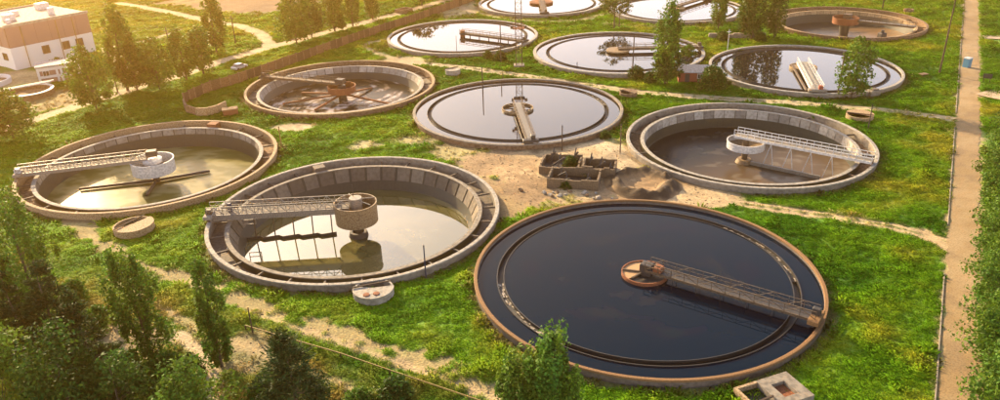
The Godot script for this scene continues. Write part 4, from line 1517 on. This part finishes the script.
	# poles and posts: [foot, height, radius, material, cross arm, label]
	for k in [
		[Vector3(1.18, 0, -187.90), 9.81, 0.16, M.wood, 0.0, "dark wooden pole left of the lattice mast"],
		[Vector3(-3.14, 0, -162.03), 5.93, 0.14, M.wood, 0.0, "dark pole on the left far rim of the middle tank"],
		[Vector3(1.45, 0, -171.79), 2.2, 0.12, M.wood, 0.0, "short post on the far rim of the middle tank"],
		[Vector3(31.49, 0, -171.41), 10.27, 0.16, M.wood, 0.0, "slim dark pole left of the poplar and brick hut"],
		[Vector3(11.38, 0, -126.96), 4.56, 0.12, M.wood, 0.0, "dark post on the near rim of the middle tank"],
		[Vector3(21.54, 0, -125.24), 5.07, 0.12, M.worn_steel, 0.0, "thin post between the middle tank and the white walkway tank"],
		[Vector3(71.68, 0, -153.16), 9.61, 0.17, M.worn_steel, 0.0, "grey pole beside the lone tree at the white bridge tank"],
		[Vector3(101.58, 0, -168.77), 9.65, 0.22, M.wood, 0.0, "thick dark wooden pole in the right meadow beside the slab"],
		[Vector3(119.14, 0, -198.07), 12.70, 0.2, M.wood, 0.9, "farther dark wooden pole in the right meadow"],
		[Vector3(122.17, 0, -240.75), 8.90, 0.2, M.wood, 0.0, "dark pole behind the farthest right tank"],
		[Vector3(69.58, 0, -134.02), 4.52, 0.12, M.dark_steel, 0.0, "dark post in front of the low cream well ring"],
		[Vector3(-9.75, 0, -83.89), 4.52, 0.10, M.dark_blue, 0.0, "dark blue post beside the tan drum tank"],
		[Vector3(-28.71, 0, -72.45), 3.39, 0.09, M.wood, 0.0, "thin leaning post at the end of the yellow pipe"],
		[Vector3(-40.16, 0, -131.77), 4.12, 0.13, M.yellow_paint, 0.0, "yellow post between the two left tanks"],
		[Vector3(-74.48, 0, -216.56), 7.97, 0.17, M.wood, 0.8, "dark pole beside the earth road right of the tall poplar"],
		[Vector3(-88.17, 0, -171.25), 10.57, 0.17, M.wood, 0.0, "dark pole between the hazy trees near the white house"],
		[Vector3(-85.45, 0, -197.83), 8.98, 0.15, M.worn_steel, 0.8, "pale pole with a cross arm behind the row of trees"],
		[Vector3(59.65, 0, -192.77), 5.94, 0.1, M.white_paint, 0.5, "white cross shaped post left of the white bridge tank"],
		[Vector3(-10.26, 0, -196.11), 5.26, 0.08, M.worn_steel, 0.0, "thin pale rod on the near rim of the tank left of the mast"],
		[Vector3(19.61, 0, -180.41), 1.6, 0.12, M.dark_blue, 0.0, "short dark stake on the near rim behind the mast"],
	]:
		pole("pole", k[5], k[0], k[1], k[2], k[3], k[4])

	# pipe on low supports along the left track
	var line := [Vector2(-29.75, -73.29), Vector2(-22.73, -69.88), Vector2(-17.73, -67.48), Vector2(-12.02, -64.32), Vector2(-3.52, -59.71), Vector2(1.36, -57.06)]
	t = thing("gas_pipe", "thin yellow pipe on low supports across the dry meadow", "pipe", Vector3(line[0].x, 0, line[0].y))
	for i in line.size() - 1:
		var p: Vector2 = line[i] - line[0]
		var q: Vector2 = line[i + 1] - line[0]
		b = MB.new()
		b.tube(Vector3(p.x, 0.5, p.y), Vector3(q.x, 0.5, q.y), 0.075, 0.075, 8)
		obj(b, "pipe_length", M.yellow_paint, t)
		b = MB.new()
		b.box(Vector3(p.x, 0.16, p.y), Vector3(0.14, 0.6, 0.14))
		obj(b, "support", M.worn_steel, t)

	# things in the right meadow
	t = thing("portable_toilet", "blue portable cabin with a white roof in the right meadow", "cabin", Vector3(110.24, 0, -173.08), 0.5)
	b = MB.new()
	b.block(Vector3(0, 1.0, 0), Vector3(1.3, 2.1, 1.3), 0.05)
	obj(b, "body", M.blue_paint, t)
	b = MB.new()
	b.block(Vector3(0, 2.18, 0), Vector3(1.45, 0.24, 1.45), 0.1)
	obj(b, "roof", M.white_paint, t)
	b = MB.new()
	b.box(Vector3(0, 0.98, 0.66), Vector3(0.8, 1.8, 0.05))
	obj(b, "door", M.blue_paint, t)
	t = thing("concrete_slab", "small flat concrete slab in the grass by the thick pole", "slab", Vector3(97.26, 0, -167.53), 0.3)
	b = MB.new()
	b.block(Vector3(0, 0.15, 0), Vector3(1.9, 0.4, 1.3), 0.05)
	obj(b, "slab_body", M.brown_concrete, t)
	t = thing("notice_board", "dark notice board on posts right of the service road", "sign", Vector3(107.72, 0, -160.91), -0.5)
	for x in [-0.6, 0.6]:
		b = MB.new()
		b.box(Vector3(x, 0.7, 0), Vector3(0.12, 1.8, 0.12))
		obj(b, "post", M.wood, t)
	b = MB.new()
	b.box(Vector3(0, 1.35, 0.1), Vector3(1.7, 1.0, 0.06))
	obj(b, "board", M.dark_steel, t)
	t = thing("concrete_ring", "low brown concrete ring lying behind the farthest right tank", "ring", Vector3(127.65, 0, -235.28), 0.0)
	b = MB.new()
	b.lathe([Vector2(1.0, -0.3), Vector2(1.4, -0.3), Vector2(1.4, 0.9), Vector2(1.0, 0.9)], 24)
	obj(b, "ring_body", M.brown_concrete, t)
	t = thing("pump_housing", "dark pump housing on the near rim of the farthest right tank", "pump", Vector3(103.82, 0, -202.12), 0.3)
	b = MB.new()
	b.block(Vector3(0, 0.8, 0), Vector3(1.8, 1.8, 1.4), 0.15)
	obj(b, "body", M.dark_steel, t)
	b = MB.new()
	b.tube(Vector3(0, 1.6, 0), Vector3(0, 2.4, 0), 0.5, 0.4, 12)
	obj(b, "motor", M.dark_steel, t)
	# low grey walls under the trees behind the white bridge tank
	t = thing("low_wall", "low grey concrete block wall under the dark poplars", "wall", Vector3(67.41, 0, -207.52), facing(Vector3(1, 0, 0.1)))
	for i in 7:
		b = MB.new()
		b.block(Vector3(-7.5 + i * 2.2, 0.6, -0.1 * (i % 2)), Vector3(2.1, 1.5 - 0.25 * (i % 3), 1.0), 0.05)
		obj(b, "block", M.concrete, t)
	# rusty frame and rubble near the fence
	t = thing("broken_foundation", "low broken brown foundation beside the far end of the fence", "ruin", Vector3(-30.41, 0, -256.50), 0.9)
	for k in [[0.0, -1.6, 5.0, 0.3], [0.0, 1.6, 5.0, 0.3], [-2.35, 0.0, 0.3, 2.88], [2.35, 0.0, 0.3, 2.88]]:
		b = MB.new()
		b.box(Vector3(k[0], 0.5, k[1]), Vector3(k[2], 1.3, k[3]))
		obj(b, "wall", M.brown_concrete, t)
	for k in 6:
		var o := thing("rubble_stone", "dark rubble lump piled at the fence left of the top tanks", "stone", Vector3(-18.37, 0, -256.55) + Vector3(rng.randfn(0, 2.0), 0, rng.randfn(0, 2.5)), rng.randf() * TAU, "dark rubble at the fence")
		b = MB.new()
		var s := rng.randf_range(0.8, 1.6)
		b.block(Vector3(0, s * 0.25, 0), Vector3(s, s * 0.7, s * 0.8), s * 0.15, Basis.from_euler(Vector3(rng.randfn(0, 0.3), 0, rng.randfn(0, 0.3))))
		obj(b, "lump", M.dark_concrete, o)
	car("silver car parked between the fence and the earth road", Vector3(-65.05, 0, -188.88), facing(Vector3(0.45, 0, -0.9)))


func car(label: String, at: Vector3, turn: float) -> void:
	var t := thing("parked_car", label, "car", at, turn)
	var side := [Vector2(-2.1, 0.35), Vector2(2.1, 0.35), Vector2(2.15, 0.75), Vector2(1.1, 0.95), Vector2(-1.9, 0.98), Vector2(-2.15, 0.8)]
	var top := [Vector2(1.1, 0.95), Vector2(0.45, 1.42), Vector2(-1.0, 1.46), Vector2(-1.85, 0.98)]
	var b := MB.new()
	for i in side.size():
		var p: Vector2 = side[i]
		var q: Vector2 = side[(i + 1) % side.size()]
		b.quad(Vector3(p.x, p.y, -0.85), Vector3(q.x, q.y, -0.85), Vector3(q.x, q.y, 0.85), Vector3(p.x, p.y, 0.85), Vector3((p.x + q.x), (p.y + q.y) - 1.3, 0))
	for s in [-1.0, 1.0]:
		for i in range(1, side.size() - 1):
			b.tri(Vector3(side[0].x, side[0].y, s * 0.85), Vector3(side[i].x, side[i].y, s * 0.85), Vector3(side[i + 1].x, side[i + 1].y, s * 0.85), Vector3(0, 0, s), Vector3(0, 0, s), Vector3(0, 0, s))
	b.box(Vector3(-0.27, 1.46, 0), Vector3(1.5, 0.06, 1.36))
	obj(b, "body", M.car_silver, t)
	b = MB.new()
	for i in 3:
		var p: Vector2 = top[i]
		var q: Vector2 = top[i + 1]
		var wp := 0.8 if p.y < 1.1 else 0.66
		var wq := 0.8 if q.y < 1.1 else 0.66
		b.quad(Vector3(p.x, p.y, -wp), Vector3(q.x, q.y, -wq), Vector3(q.x, q.y, wq), Vector3(p.x, p.y, wp), Vector3(p.x + q.x, 1.0, 0))
	for s in [-1.0, 1.0]:
		b.quad(Vector3(1.1, 0.95, s * 0.8), Vector3(0.45, 1.42, s * 0.66), Vector3(-1.0, 1.46, s * 0.66), Vector3(-1.85, 0.98, s * 0.8), Vector3(0, 0.2, s))
	obj(b, "window", M.glass, t)
	for x in [-1.3, 1.35]:
		for s in [-1.0, 1.0]:
			b = MB.new()
			b.tube(Vector3(x, 0.33, s * 0.7), Vector3(x, 0.33, s * 0.9), 0.33, 0.33, 16)
			obj(b, "wheel", M.rubber, t)


# ---------------------------------------------------------------- trees
func half_width(kind: String, h: float) -> float:
	match kind:
		"poplar":
			return pow(sin(PI * clampf(h * 0.85 + 0.12, 0.0, 1.0)), 0.55)
		"pine":
			return pow(1.0 - h, 0.75) * (0.55 + 0.45 * smoothstep(0.0, 0.15, h))
		"shrub":
			return sqrt(maxf(0.0, 1.0 - pow(h, 2.2)))
	return pow(sin(PI * clampf(pow(h, 0.85) * 0.9 + 0.1, 0.0, 1.0)), 0.6)


# builds crown and wood of one tree of height H and crown width W
func tree_shape(kind: String, H: float, W: float, clear: float, clumps: int, leaves: int, size: float, tint: Color, number: int) -> Array:
	var r := RandomNumberGenerator.new()
	r.seed = number
	var wood := MB.new()
	var crown := MB.new()
	var lean := Vector3(r.randfn(0, 0.015), 0, r.randfn(0, 0.015)) * H
	var tr := maxf(0.06, H * 0.014)
	var stem := func(h: float) -> Vector3:
		return Vector3(0, h, 0) + lean * pow(h / H, 2.0) + Vector3(sin(h * 0.7 + number), 0, cos(h * 0.9 + number)) * 0.03 * H * 0.15 * (h / H)
	if kind != "shrub":
		var last := 6
		for i in last:
			var h0: float = -0.3 + (H * 0.93 + 0.3) * i / last
			var h1: float = -0.3 + (H * 0.93 + 0.3) * (i + 1) / last
			wood.tube(stem.call(h0), stem.call(h1), tr * (1.0 - 0.9 * i / last), tr * (1.0 - 0.9 * (i + 1) / last), 8, false)
	var per := int(float(leaves) / clumps)
	var y0 := H * clear
	for k in clumps:
		var f := (k + r.randf()) / clumps
		for again in 6:
			if r.randf() < half_width(kind, f) + 0.06:
				break
			f = r.randf()
		var hw := half_width(kind, f) * W * 0.5
		var an := r.randf() * TAU
		var ro := hw * sqrt(r.randf_range(0.12, 1.0)) * r.randf_range(0.78, 1.08)
		var cy := y0 + (H - y0) * f * 0.97
		var ax: Vector3 = stem.call(clampf(cy, 0.0, H))
		var c := Vector3(ax.x + cos(an) * ro, cy, ax.z + sin(an) * ro)
		var cr := W * 0.115 * r.randf_range(0.5, 1.5)
		var sq := Vector3(1, 0.85, 1)
		if kind == "poplar":
			cr = minf(cr * 1.35, W * 0.2)
			sq = Vector3(0.62, 1.9, 0.62)
		elif kind == "pine":
			cr = W * 0.1 * r.randf_range(0.8, 1.3) * (1.1 - 0.5 * f)
			sq = Vector3(1.15, 0.5, 1.15)
		# limb from the stem to the clump
		if kind != "shrub":
			var drop := ro * (1.8 if kind == "poplar" else 0.15 if kind == "pine" else 0.8)
			var foot: Vector3 = stem.call(clampf(cy - drop, H * 0.06, H * 0.9))
			wood.tube(foot, c, tr * 0.28 * (1.1 - f), tr * 0.08, 4, false)
		else:
			wood.tube(Vector3(r.randfn(0, 0.08) * W, -0.1, r.randfn(0, 0.08) * W), c, tr * 0.4, tr * 0.15, 4, false)
		var shade := r.randf_range(0.75, 1.25)
		var warm := r.randf_range(-0.15, 0.25)
		for q in per:
			var d := Vector3(r.randfn(), r.randfn(), r.randfn())
			d = d.normalized() * pow(r.randf(), 0.45) * 1.25
			var p := c + d * sq * cr
			if p.y < 0.05:
				p.y = 0.05 + r.randf() * 0.2
			var nn := (d.normalized() * 0.6 + Vector3(r.randfn(), r.randfn() + 0.35, r.randfn()) * 0.7).normalized()
			var t := nn.cross(Vector3(r.randfn(), r.randfn(), r.randfn())).normalized()
			var s := size * r.randf_range(0.5, 1.6)
			var wd := 0.62
			if kind == "pine":
				t = (Vector3(cos(an), 0.25, sin(an)) + Vector3(r.randfn(), r.randfn(), r.randfn()) * 0.55).normalized()
				nn = t.cross(Vector3(r.randfn(), r.randfn(), r.randfn())).normalized()
				wd = 0.24
				s *= 1.5
			var u := nn.cross(t) * wd * s * 0.5
			t *= s * 0.5
			var v := shade * r.randf_range(0.72, 1.28)
			crown.col = Color(tint.r * v * (1.0 + warm), tint.g * v, tint.b * v * (1.0 - warm))
			var A := p - t
			var B := p + u + nn * s * 0.07
			var C := p + t
			var D := p - u + nn * s * 0.07
			crown.v.append_array([A, B, C, A, C, D])
			crown.n.append_array([nn, nn, nn, nn, nn, nn])
			var w := crown.col
			crown.c.append_array([w, w, w, w, w, w])
	return [wood.mesh(M.bark), crown.mesh(M.leaf)]


func plant(called: String, label: String, category: String, group: String, at: Vector3, shape: Array, scale := Vector3.ONE, turn := 0.0) -> void:
	var t := thing(called, label, category, at, turn, group)
	var o := put(shape[0], "trunk" if category == "tree" else "stem", t)
	o.scale = scale
	o = put(shape[1], "crown" if category == "tree" else "foliage", t)
	o.scale = scale


func build_trees() -> void:
	var dark := Color(0.045, 0.095, 0.013)
	var mid := Color(0.082, 0.165, 0.017)
	var light := Color(0.11, 0.19, 0.02)
	var pine := Color(0.034, 0.064, 0.016)
	# near trees, each grown by itself: [kind, name, foot, height, width, clear, clumps, leaves, leaf size, colour, label]
	var near := [
		["poplar", "poplar_tree", Vector3(-37.92, 0, -67.13), 13.96, 5.4, 0.10, 80, 9000, 0.30, mid, "broad young poplar with several stems beside the wide trodden track"],
		["poplar", "poplar_tree", Vector3(-30.34, 0, -66.45), 12.84, 3.5, 0.05, 68, 7000, 0.30, mid, "slim young poplar right of the broad one by the trodden track"],
		["pine", "pine_tree", Vector3(-19.03, 0, -54.85), 12.89, 9.4, 0.06, 117, 11000, 0.32, pine, "dark spreading pine at the bottom left of the yellow pipe"],
		["poplar", "leafy_tree", Vector3(1.62, 0, -56.21), 8.69, 4.6, 0.05, 68, 8000, 0.30, light, "left lobe of the bright leafy trees in front of the dark tank"],
		["poplar", "leafy_tree", Vector3(4.69, 0, -55.28), 10.89, 5.0, 0.05, 80, 10000, 0.30, mid, "taller right one of the leafy trees in front of the dark tank"],
		["round", "leafy_tree", Vector3(-45.54, 0, -53.90), 15.30, 10.0, 0.02, 93, 12000, 0.34, light, "bright green leafy tree in the bottom left corner"],
		["poplar", "leafy_tree", Vector3(-52.58, 0, -73.15), 18.15, 7.0, 0.12, 74, 9000, 0.32, mid, "tallest sunlit tree at the left in front of the far left tank"],
		["round", "leafy_tree", Vector3(-56.88, 0, -71.42), 15.62, 6.6, 0.10, 68, 8000, 0.32, mid, "hazy tree cut off by the left edge below the far left tank"],
		["pine", "pine_tree", Vector3(-45.18, 0, -63.91), 16.07, 7.6, 0.03, 105, 10000, 0.34, pine, "dark pine in the left thicket behind the bright corner tree"],
		["pine", "pine_tree", Vector3(-39.56, 0, -59.82), 14.72, 7.4, 0.03, 105, 10000, 0.34, pine, "dark pine in the left thicket nearest the broad poplar"],
		["pine", "pine_tree", Vector3(-49.05, 0, -64.89), 13.64, 6.4, 0.03, 93, 8000, 0.34, pine, "dark pine in the left thicket below the tallest sunlit tree"],
		["round", "leafy_tree", Vector3(-27.69, 0, -53.62), 10.18, 8.6, 0.05, 80, 9000, 0.32, light, "bright leafy crown at the bottom edge below the slim poplar"],
		["round", "dark_tree", Vector3(-39.05, 0, -54.04), 13.58, 9.0, 0.02, 80, 9000, 0.34, dark, "dark tree at the bottom of the left thicket"],
		["round", "leafy_tree", Vector3(-34.18, 0, -53.48), 11.55, 7.0, 0.02, 68, 8000, 0.32, dark, "shaded tree at the bottom edge below the broad poplar"],
	]
	var n := 100
	for k in near:
		n += 1
		plant(k[1], k[10], "tree", "trees in the foreground", k[2], tree_shape(k[0], k[3], k[4], k[5], k[6], k[7], k[8], k[9], n))
	# the tree row along the right edge
	var row := [["nearest and lowest", 1010, 432, 330], ["second from the bottom", 1006, 372, 268], ["third from the bottom", 1006, 318, 212], ["fourth from the bottom", 1008, 268, 160], ["fifth from the bottom", 1008, 224, 122], ["topmost", 1008, 182, 98]]
	for i in row.size():
		var k: Array = row[i]
		var f: Array = [[Vector3(46.44, 0, -53.41), 10.75], [Vector3(51.16, 0, -61.96), 9.79], [Vector3(56.66, 0, -71.44), 10.99], [Vector3(63.18, 0, -82.30), 12.65], [Vector3(70.42, 0, -94.13), 14.26], [Vector3(79.02, 0, -108.19), 12.79]][i]
		plant("hedge_tree", "leafy tree of the right edge row, %s" % k[0], "tree", "tree row along the right edge", f[0], tree_shape("round", f[1], 9.0, 0.02, 110, 9000, 0.32, mid, 300 + i))
	# shrubs in the foreground
	var bush_a := tree_shape("shrub", 3.0, 4.4, 0.0, 60, 3200, 0.28, mid, 401)
	var bush_b := tree_shape("shrub", 2.4, 3.6, 0.0, 60, 2600, 0.28, dark, 402)
	for k in [
		[Vector3(-34.78, 0, -63.48), bush_a, 1.2, "wide green shrub at the foot of the broad poplar"],
		[Vector3(51.16, 0, -61.96), bush_b, 1.1, "dark shrub at the foot of the slim poplar"],
		[Vector3(-33.27, 0, -65.05), bush_b, 1.0, "small dark shrub between the two poplars"],
		[Vector3(-10.96, 0, -59.57), bush_b, 1.2, "low shrub at the bottom edge below the yellow pipe"],
		[Vector3(-14.31, 0, -58.82), bush_a, 0.8, "green shrub at the bottom edge right of the spreading pine"],
		[Vector3(-23.66, 0, -59.93), bush_a, 0.9, "green shrub at the left foot of the spreading pine"],
		[Vector3(-39.52, 0, -64.82), bush_a, 1.1, "green shrub left of the broad poplar's foot"],
		[Vector3(-46.92, 0, -73.89), bush_a, 1.0, "sunny shrub on the upper edge of the left thicket"],
		[Vector3(-60.20, 0, -80.95), bush_b, 1.2, "dull shrub under the tallest sunlit tree"],
		[Vector3(-53.16, 0, -80.61), bush_a, 0.9, "sunny shrub right of the tallest sunlit tree"],
		[Vector3(0.96, 0, -190.87), bush_b, 1.0, "dark shrub in front of the tank left of the mast"],
		[Vector3(-2.12, 0, -193.20), bush_b, 0.8, "smaller dark shrub in front of the tank left of the mast"],
		[Vector3(32.40, 0, -171.32), bush_b, 1.15, "round dark shrub at the slim pole left of the brick hut"],
		[Vector3(34.99, 0, -167.79), bush_b, 1.0, "low dark shrub left of the poplar's foot"],
		[Vector3(47.61, 0, -161.91), bush_b, 2.0, "big dark shrub right of the brick hut"],
		[Vector3(47.67, 0, -168.21), bush_a, 1.1, "green shrub behind the brick hut's corner"],
		[Vector3(48.65, 0, -188.85), bush_a, 1.0, "pale green shrub on the rim behind the brick hut"],
		[Vector3(61.96, 0, -205.78), bush_b, 1.0, "dark shrub left of the low grey wall"],
		[Vector3(71.64, 0, -203.50), bush_b, 1.0, "dark shrub at the right end of the low grey wall"],
		[Vector3(19.86, 0, -132.46), bush_b, 0.6, "weedy shrub between the middle tank and the white walkway tank"],
		[Vector3(12.10, 0, -119.42), bush_b, 0.75, "dark weed clump growing inside the ruined chambers"],
		[Vector3(13.88, 0, -115.41), bush_b, 0.6, "dark weed clump at the right of the ruined chambers"],
		[Vector3(10.60, 0, -110.37), bush_b, 0.55, "weed clump against the ruined chambers' front wall"],
		[Vector3(-111.66, 0, -190.69), bush_a, 1.2, "yellowish bush in front of the pink hall"],
	]:
		plant("shrub", k[3], "shrub", "shrubs", k[0], k[1], Vector3.ONE * k[2], rng.randf() * TAU)
	# far trees from shared shapes, [kind, foot, height, width, name, label]
	var shapes := {
		"poplar": [tree_shape("poplar", 14.0, 5.0, 0.10, 100, 4200, 0.46, mid, 501), tree_shape("poplar", 14.0, 5.0, 0.14, 90, 3800, 0.46, mid, 502), tree_shape("poplar", 14.0, 5.0, 0.12, 80, 3400, 0.46, dark, 503)],
		"round": [tree_shape("round", 12.0, 8.0, 0.12, 90, 4200, 0.48, mid, 511), tree_shape("round", 12.0, 8.0, 0.16, 80, 3800, 0.48, dark, 512)],
		"pine": [tree_shape("round", 14.0, 8.0, 0.45, 44, 1500, 0.42, dark, 521)],
	}
	var size := {"poplar": Vector2(14, 5), "round": Vector2(12, 8), "pine": Vector2(14, 8)}
	for k in [
		["poplar", 0, Vector3(38.03, 0, -165.91), 18.26, 6.4, "poplar_tree", "tall bright poplar standing by the brick hut"],
		["round", 1, Vector3(38.47, 0, -165.87), 9.12, 6.6, "dark_tree", "broad dark tree at the poplar's foot by the brick hut"],
		["pine", 0, Vector3(34.88, 0, -222.75), 11.78, 9.5, "pine_tree", "sparse high crowned pine between the upper tanks"],
		["pine", 0, Vector3(36.52, 0, -223.89), 9.85, 7.0, "pine_tree", "thinner sparse pine right beside the high crowned one"],
		["round", 0, Vector3(74.24, 0, -152.24), 12.85, 7.6, "lone_tree", "lone round tree in front of the white bridge tank"],
		["poplar", 0, Vector3(64.50, 0, -219.14), 11.61, 5.2, "poplar_tree", "poplar in front of the tank at the top, left of the dark pair"],
		["poplar", 2, Vector3(69.99, 0, -206.03), 16.25, 8.2, "poplar_tree", "left one of the dark poplars behind the white bridge tank"],
		["poplar", 2, Vector3(76.44, 0, -206.47), 14.98, 6.2, "poplar_tree", "right one of the dark poplars behind the white bridge tank"],
		["poplar", 2, Vector3(68.65, 0, -209.78), 13.60, 4.8, "poplar_tree", "slim poplar squeezed left of the dark pair above the low grey wall"],
		["round", 0, Vector3(-87.13, 0, -158.65), 13.83, 9.6, "leafy_tree", "hazy tree with forked stem beside the earth road"],
		["poplar", 1, Vector3(-86.46, 0, -172.68), 18.98, 8.0, "poplar_tree", "tallest hazy tree of the roadside group near the white house"],
		["round", 1, Vector3(-83.67, 0, -171.63), 11.50, 8.4, "leafy_tree", "hazy round tree in front of the tallest roadside one"],
		["round", 0, Vector3(-79.00, 0, -172.80), 12.01, 9.2, "leafy_tree", "rightmost bushy tree of the hazy roadside group"],
		["poplar", 1, Vector3(-75.26, 0, -179.94), 12.38, 6.4, "poplar_tree", "left one of the two slim hazy trees by the car"],
		["poplar", 0, Vector3(-72.87, 0, -185.02), 11.44, 6.6, "poplar_tree", "right one of the two slim hazy trees by the car"],
		["poplar", 1, Vector3(-76.62, 0, -206.43), 15.88, 7.2, "poplar_tree", "tall hazy poplar across the earth road from the car"],
		["round", 0, Vector3(-56.51, 0, -214.53), 15.55, 10.5, "leafy_tree", "largest tree of the row along the earth road and fence"],
		["round", 1, Vector3(-53.75, 0, -221.59), 12.62, 8.5, "leafy_tree", "tree just right of the largest in the road row"],
		["poplar", 0, Vector3(-48.61, 0, -230.17), 12.73, 7.4, "poplar_tree", "third tree of the road row, with a bare trunk foot"],
		["poplar", 1, Vector3(-46.38, 0, -231.26), 4.83, 2.6, "young_tree", "small young tree between larger ones of the road row"],
		["poplar", 1, Vector3(-44.21, 0, -236.61), 12.72, 6.0, "poplar_tree", "slim tree of the road row left of the last one"],
		["poplar", 0, Vector3(-39.37, 0, -246.42), 8.52, 5.4, "poplar_tree", "last slim tree of the road row near the broken foundation"],
		["round", 1, Vector3(-25.33, 0, -267.99), 13.11, 13.0, "dark_tree", "dark tree at the top edge mirrored in the tank left of the mast"],
		["round", 1, Vector3(-19.81, 0, -280.48), 11.90, 11.0, "dark_tree", "dark tree at the top edge right above the rubble"],
		["round", 0, Vector3(-95.30, 0, -141.28), 9.77, 10.5, "leafy_tree", "golden hazy bush like tree at the left edge by the earth road"],
		["round", 1, Vector3(-99.97, 0, -140.52), 11.12, 10.0, "leafy_tree", "golden tree mostly cut off by the left edge"],
	]:
		var sz: Vector2 = size[k[0]]
		plant(k[5], k[6], "tree", "trees between and behind the tanks", k[2], shapes[k[0]][k[1]], Vector3(k[4] / sz.y, k[3] / sz.x, k[4] / sz.y), rng.randf() * TAU)


# ---------------------------------------------------------------- grass
func build_grass() -> void:
	var b := MB.new()
	var r := RandomNumberGenerator.new()
	r.seed = 77
	for i in 9:
		var an := TAU * i / 9.0 + r.randf() * 0.5
		var foot := Vector3(cos(an), 0, sin(an)) * r.randf() * 0.22
		var tip := foot + Vector3(cos(an) * r.randf_range(0.08, 0.3), r.randf_range(0.22, 0.5), sin(an) * r.randf_range(0.08, 0.3))
		var s := Vector3(-sin(an), 0, cos(an)) * 0.05
		var m := foot.lerp(tip, 0.55) + Vector3(0, 0.06, 0)
		var nn := Vector3(cos(an) * 0.5, 0.85, sin(an) * 0.5).normalized()
		b.tri(foot - s, foot + s, m + s * 0.8, nn, nn, nn)
		b.tri(foot - s, m + s * 0.8, m - s * 0.8, nn, nn, nn)
		b.tri(m - s * 0.8, m + s * 0.8, tip, nn, nn, nn)
	var mesh := b.mesh(M.grass)
	var xs := []
	var cs := []
	for area in [[-60.0, 84.0, -130.0, -52.0, 130000], [-110.0, -60.0, -130.0, -52.0, 26000], [-110.0, 130.0, -200.0, -130.0, 90000], [-190.0, 190.0, -310.0, -200.0, 90000]]:
		for i in area[4]:
			var x: float = r.randf_range(area[0], area[1])
			var z: float = r.randf_range(area[2], area[3])
			if absf(x) > -z * 0.76 + 8.0:
				continue
			var p := Vector2(x, z)
			var skip := false
			for t in TANKS:
				if p.distance_squared_to(t) < 21.7 * 21.7:
					skip = true
					break
			if skip:
				continue
			# the concrete road keeps clear
			var q := p - Vector2(29.77, -33.0)
			var off := q.dot(Vector2(0.865, 0.5017))
			if absf(off) < 2.2:
				continue
			var g := ground_at(x, z)
			if r.randf() > (g.a - 0.25) * 1.3:
				continue
			var lush := clampf(nz_b.get_noise_2d(x * 1.3, z * 1.3) * 1.4 + nz_c.get_noise_2d(x * 0.5, z * 0.5) * 0.5, -0.6, 1.0)
			var s := (0.9 + 0.3 * lush) * r.randf_range(0.7, 1.3)
			if z < -200.0:
				s *= 1.9
			elif z < -130.0:
				s *= 1.35
			# rank weeds against the tank walls and in scattered stands
			var rank := 0.0
			for t in TANKS:
				if p.distance_squared_to(t) < 23.2 * 23.2:
					rank = 0.9
					break
			rank = maxf(rank, smoothstep(0.25, 0.5, nz_d.get_noise_2d(x * 2.5 + 80.0, z * 2.5)))
			if rank > 0.0 and r.randf() < 0.3 * rank:
				s *= r.randf_range(1.3, 2.1)
			var bs := Basis(Vector3.UP, r.randf() * TAU).scaled(Vector3(s * 1.25, s * (0.5 + 0.2 * lush), s * 1.25))
			xs.append(Transform3D(bs, Vector3(x, ground_height(x, z) - 0.02, z)))
			var v := r.randf_range(0.8, 1.35)
			cs.append(Color(g.r * v * r.randf_range(0.9, 1.15), g.g * v, g.b * v))
	var mm := MultiMesh.new()
	mm.transform_format = MultiMesh.TRANSFORM_3D
	mm.use_colors = true
	mm.mesh = mesh
	mm.instance_count = xs.size()
	for i in xs.size():
		mm.set_instance_transform(i, xs[i])
		mm.set_instance_color(i, cs[i])
	var o := MultiMeshInstance3D.new()
	o.name = "grass"
	o.multimesh = mm
	add_child(o)
	o.set_meta("kind", "stuff")
	o.set_meta("label", "tufts of meadow grass between the tanks")
	o.set_meta("category", "grass")


# ---------------------------------------------------------------- loose stones on the bare earth
func build_pebbles() -> void:
	var b := MB.new()
	b.block(Vector3.ZERO, Vector3(1.0, 0.6, 0.8), 0.22)
	var m := material(Color.WHITE, 0.95)
	m.vertex_color_use_as_albedo = true
	var mesh := b.mesh(m)
	var r := RandomNumberGenerator.new()
	r.seed = 91
	var xs := []
	var cs := []
	for i in 16000:
		var x := r.randf_range(-50.0, 70.0)
		var z := r.randf_range(-140.0, -55.0)
		var inside := false
		for t in TANKS:
			if Vector2(x, z).distance_squared_to(t) < 21.8 * 21.8:
				inside = true
				break
		if inside:
			continue
		var g := ground_at(x, z)
		if absf((x - 29.77) * 0.865 + (z + 33.0) * 0.5017) < 3.0:
			continue
		if g.a > 0.45:
			continue
		var s := 0.06 + 0.22 * pow(r.randf(), 4.0)
		xs.append(Transform3D(Basis.from_euler(Vector3(r.randfn(0, 0.3), r.randf() * TAU, r.randfn(0, 0.3))).scaled(Vector3.ONE * s), Vector3(x, ground_height(x, z) + s * 0.12, z)))
		var v := r.randf_range(0.55, 1.25)
		cs.append(Color(0.40 * v, 0.28 * v, 0.15 * v))
	var mm := MultiMesh.new()
	mm.transform_format = MultiMesh.TRANSFORM_3D
	mm.use_colors = true
	mm.mesh = mesh
	mm.instance_count = xs.size()
	for i in xs.size():
		mm.set_instance_transform(i, xs[i])
		mm.set_instance_color(i, cs[i])
	var o := MultiMeshInstance3D.new()
	o.name = "gravel"
	o.multimesh = mm
	add_child(o)
	o.set_meta("kind", "stuff")
	o.set_meta("label", "loose stones scattered on the bare earth and tracks")
	o.set_meta("category", "gravel")
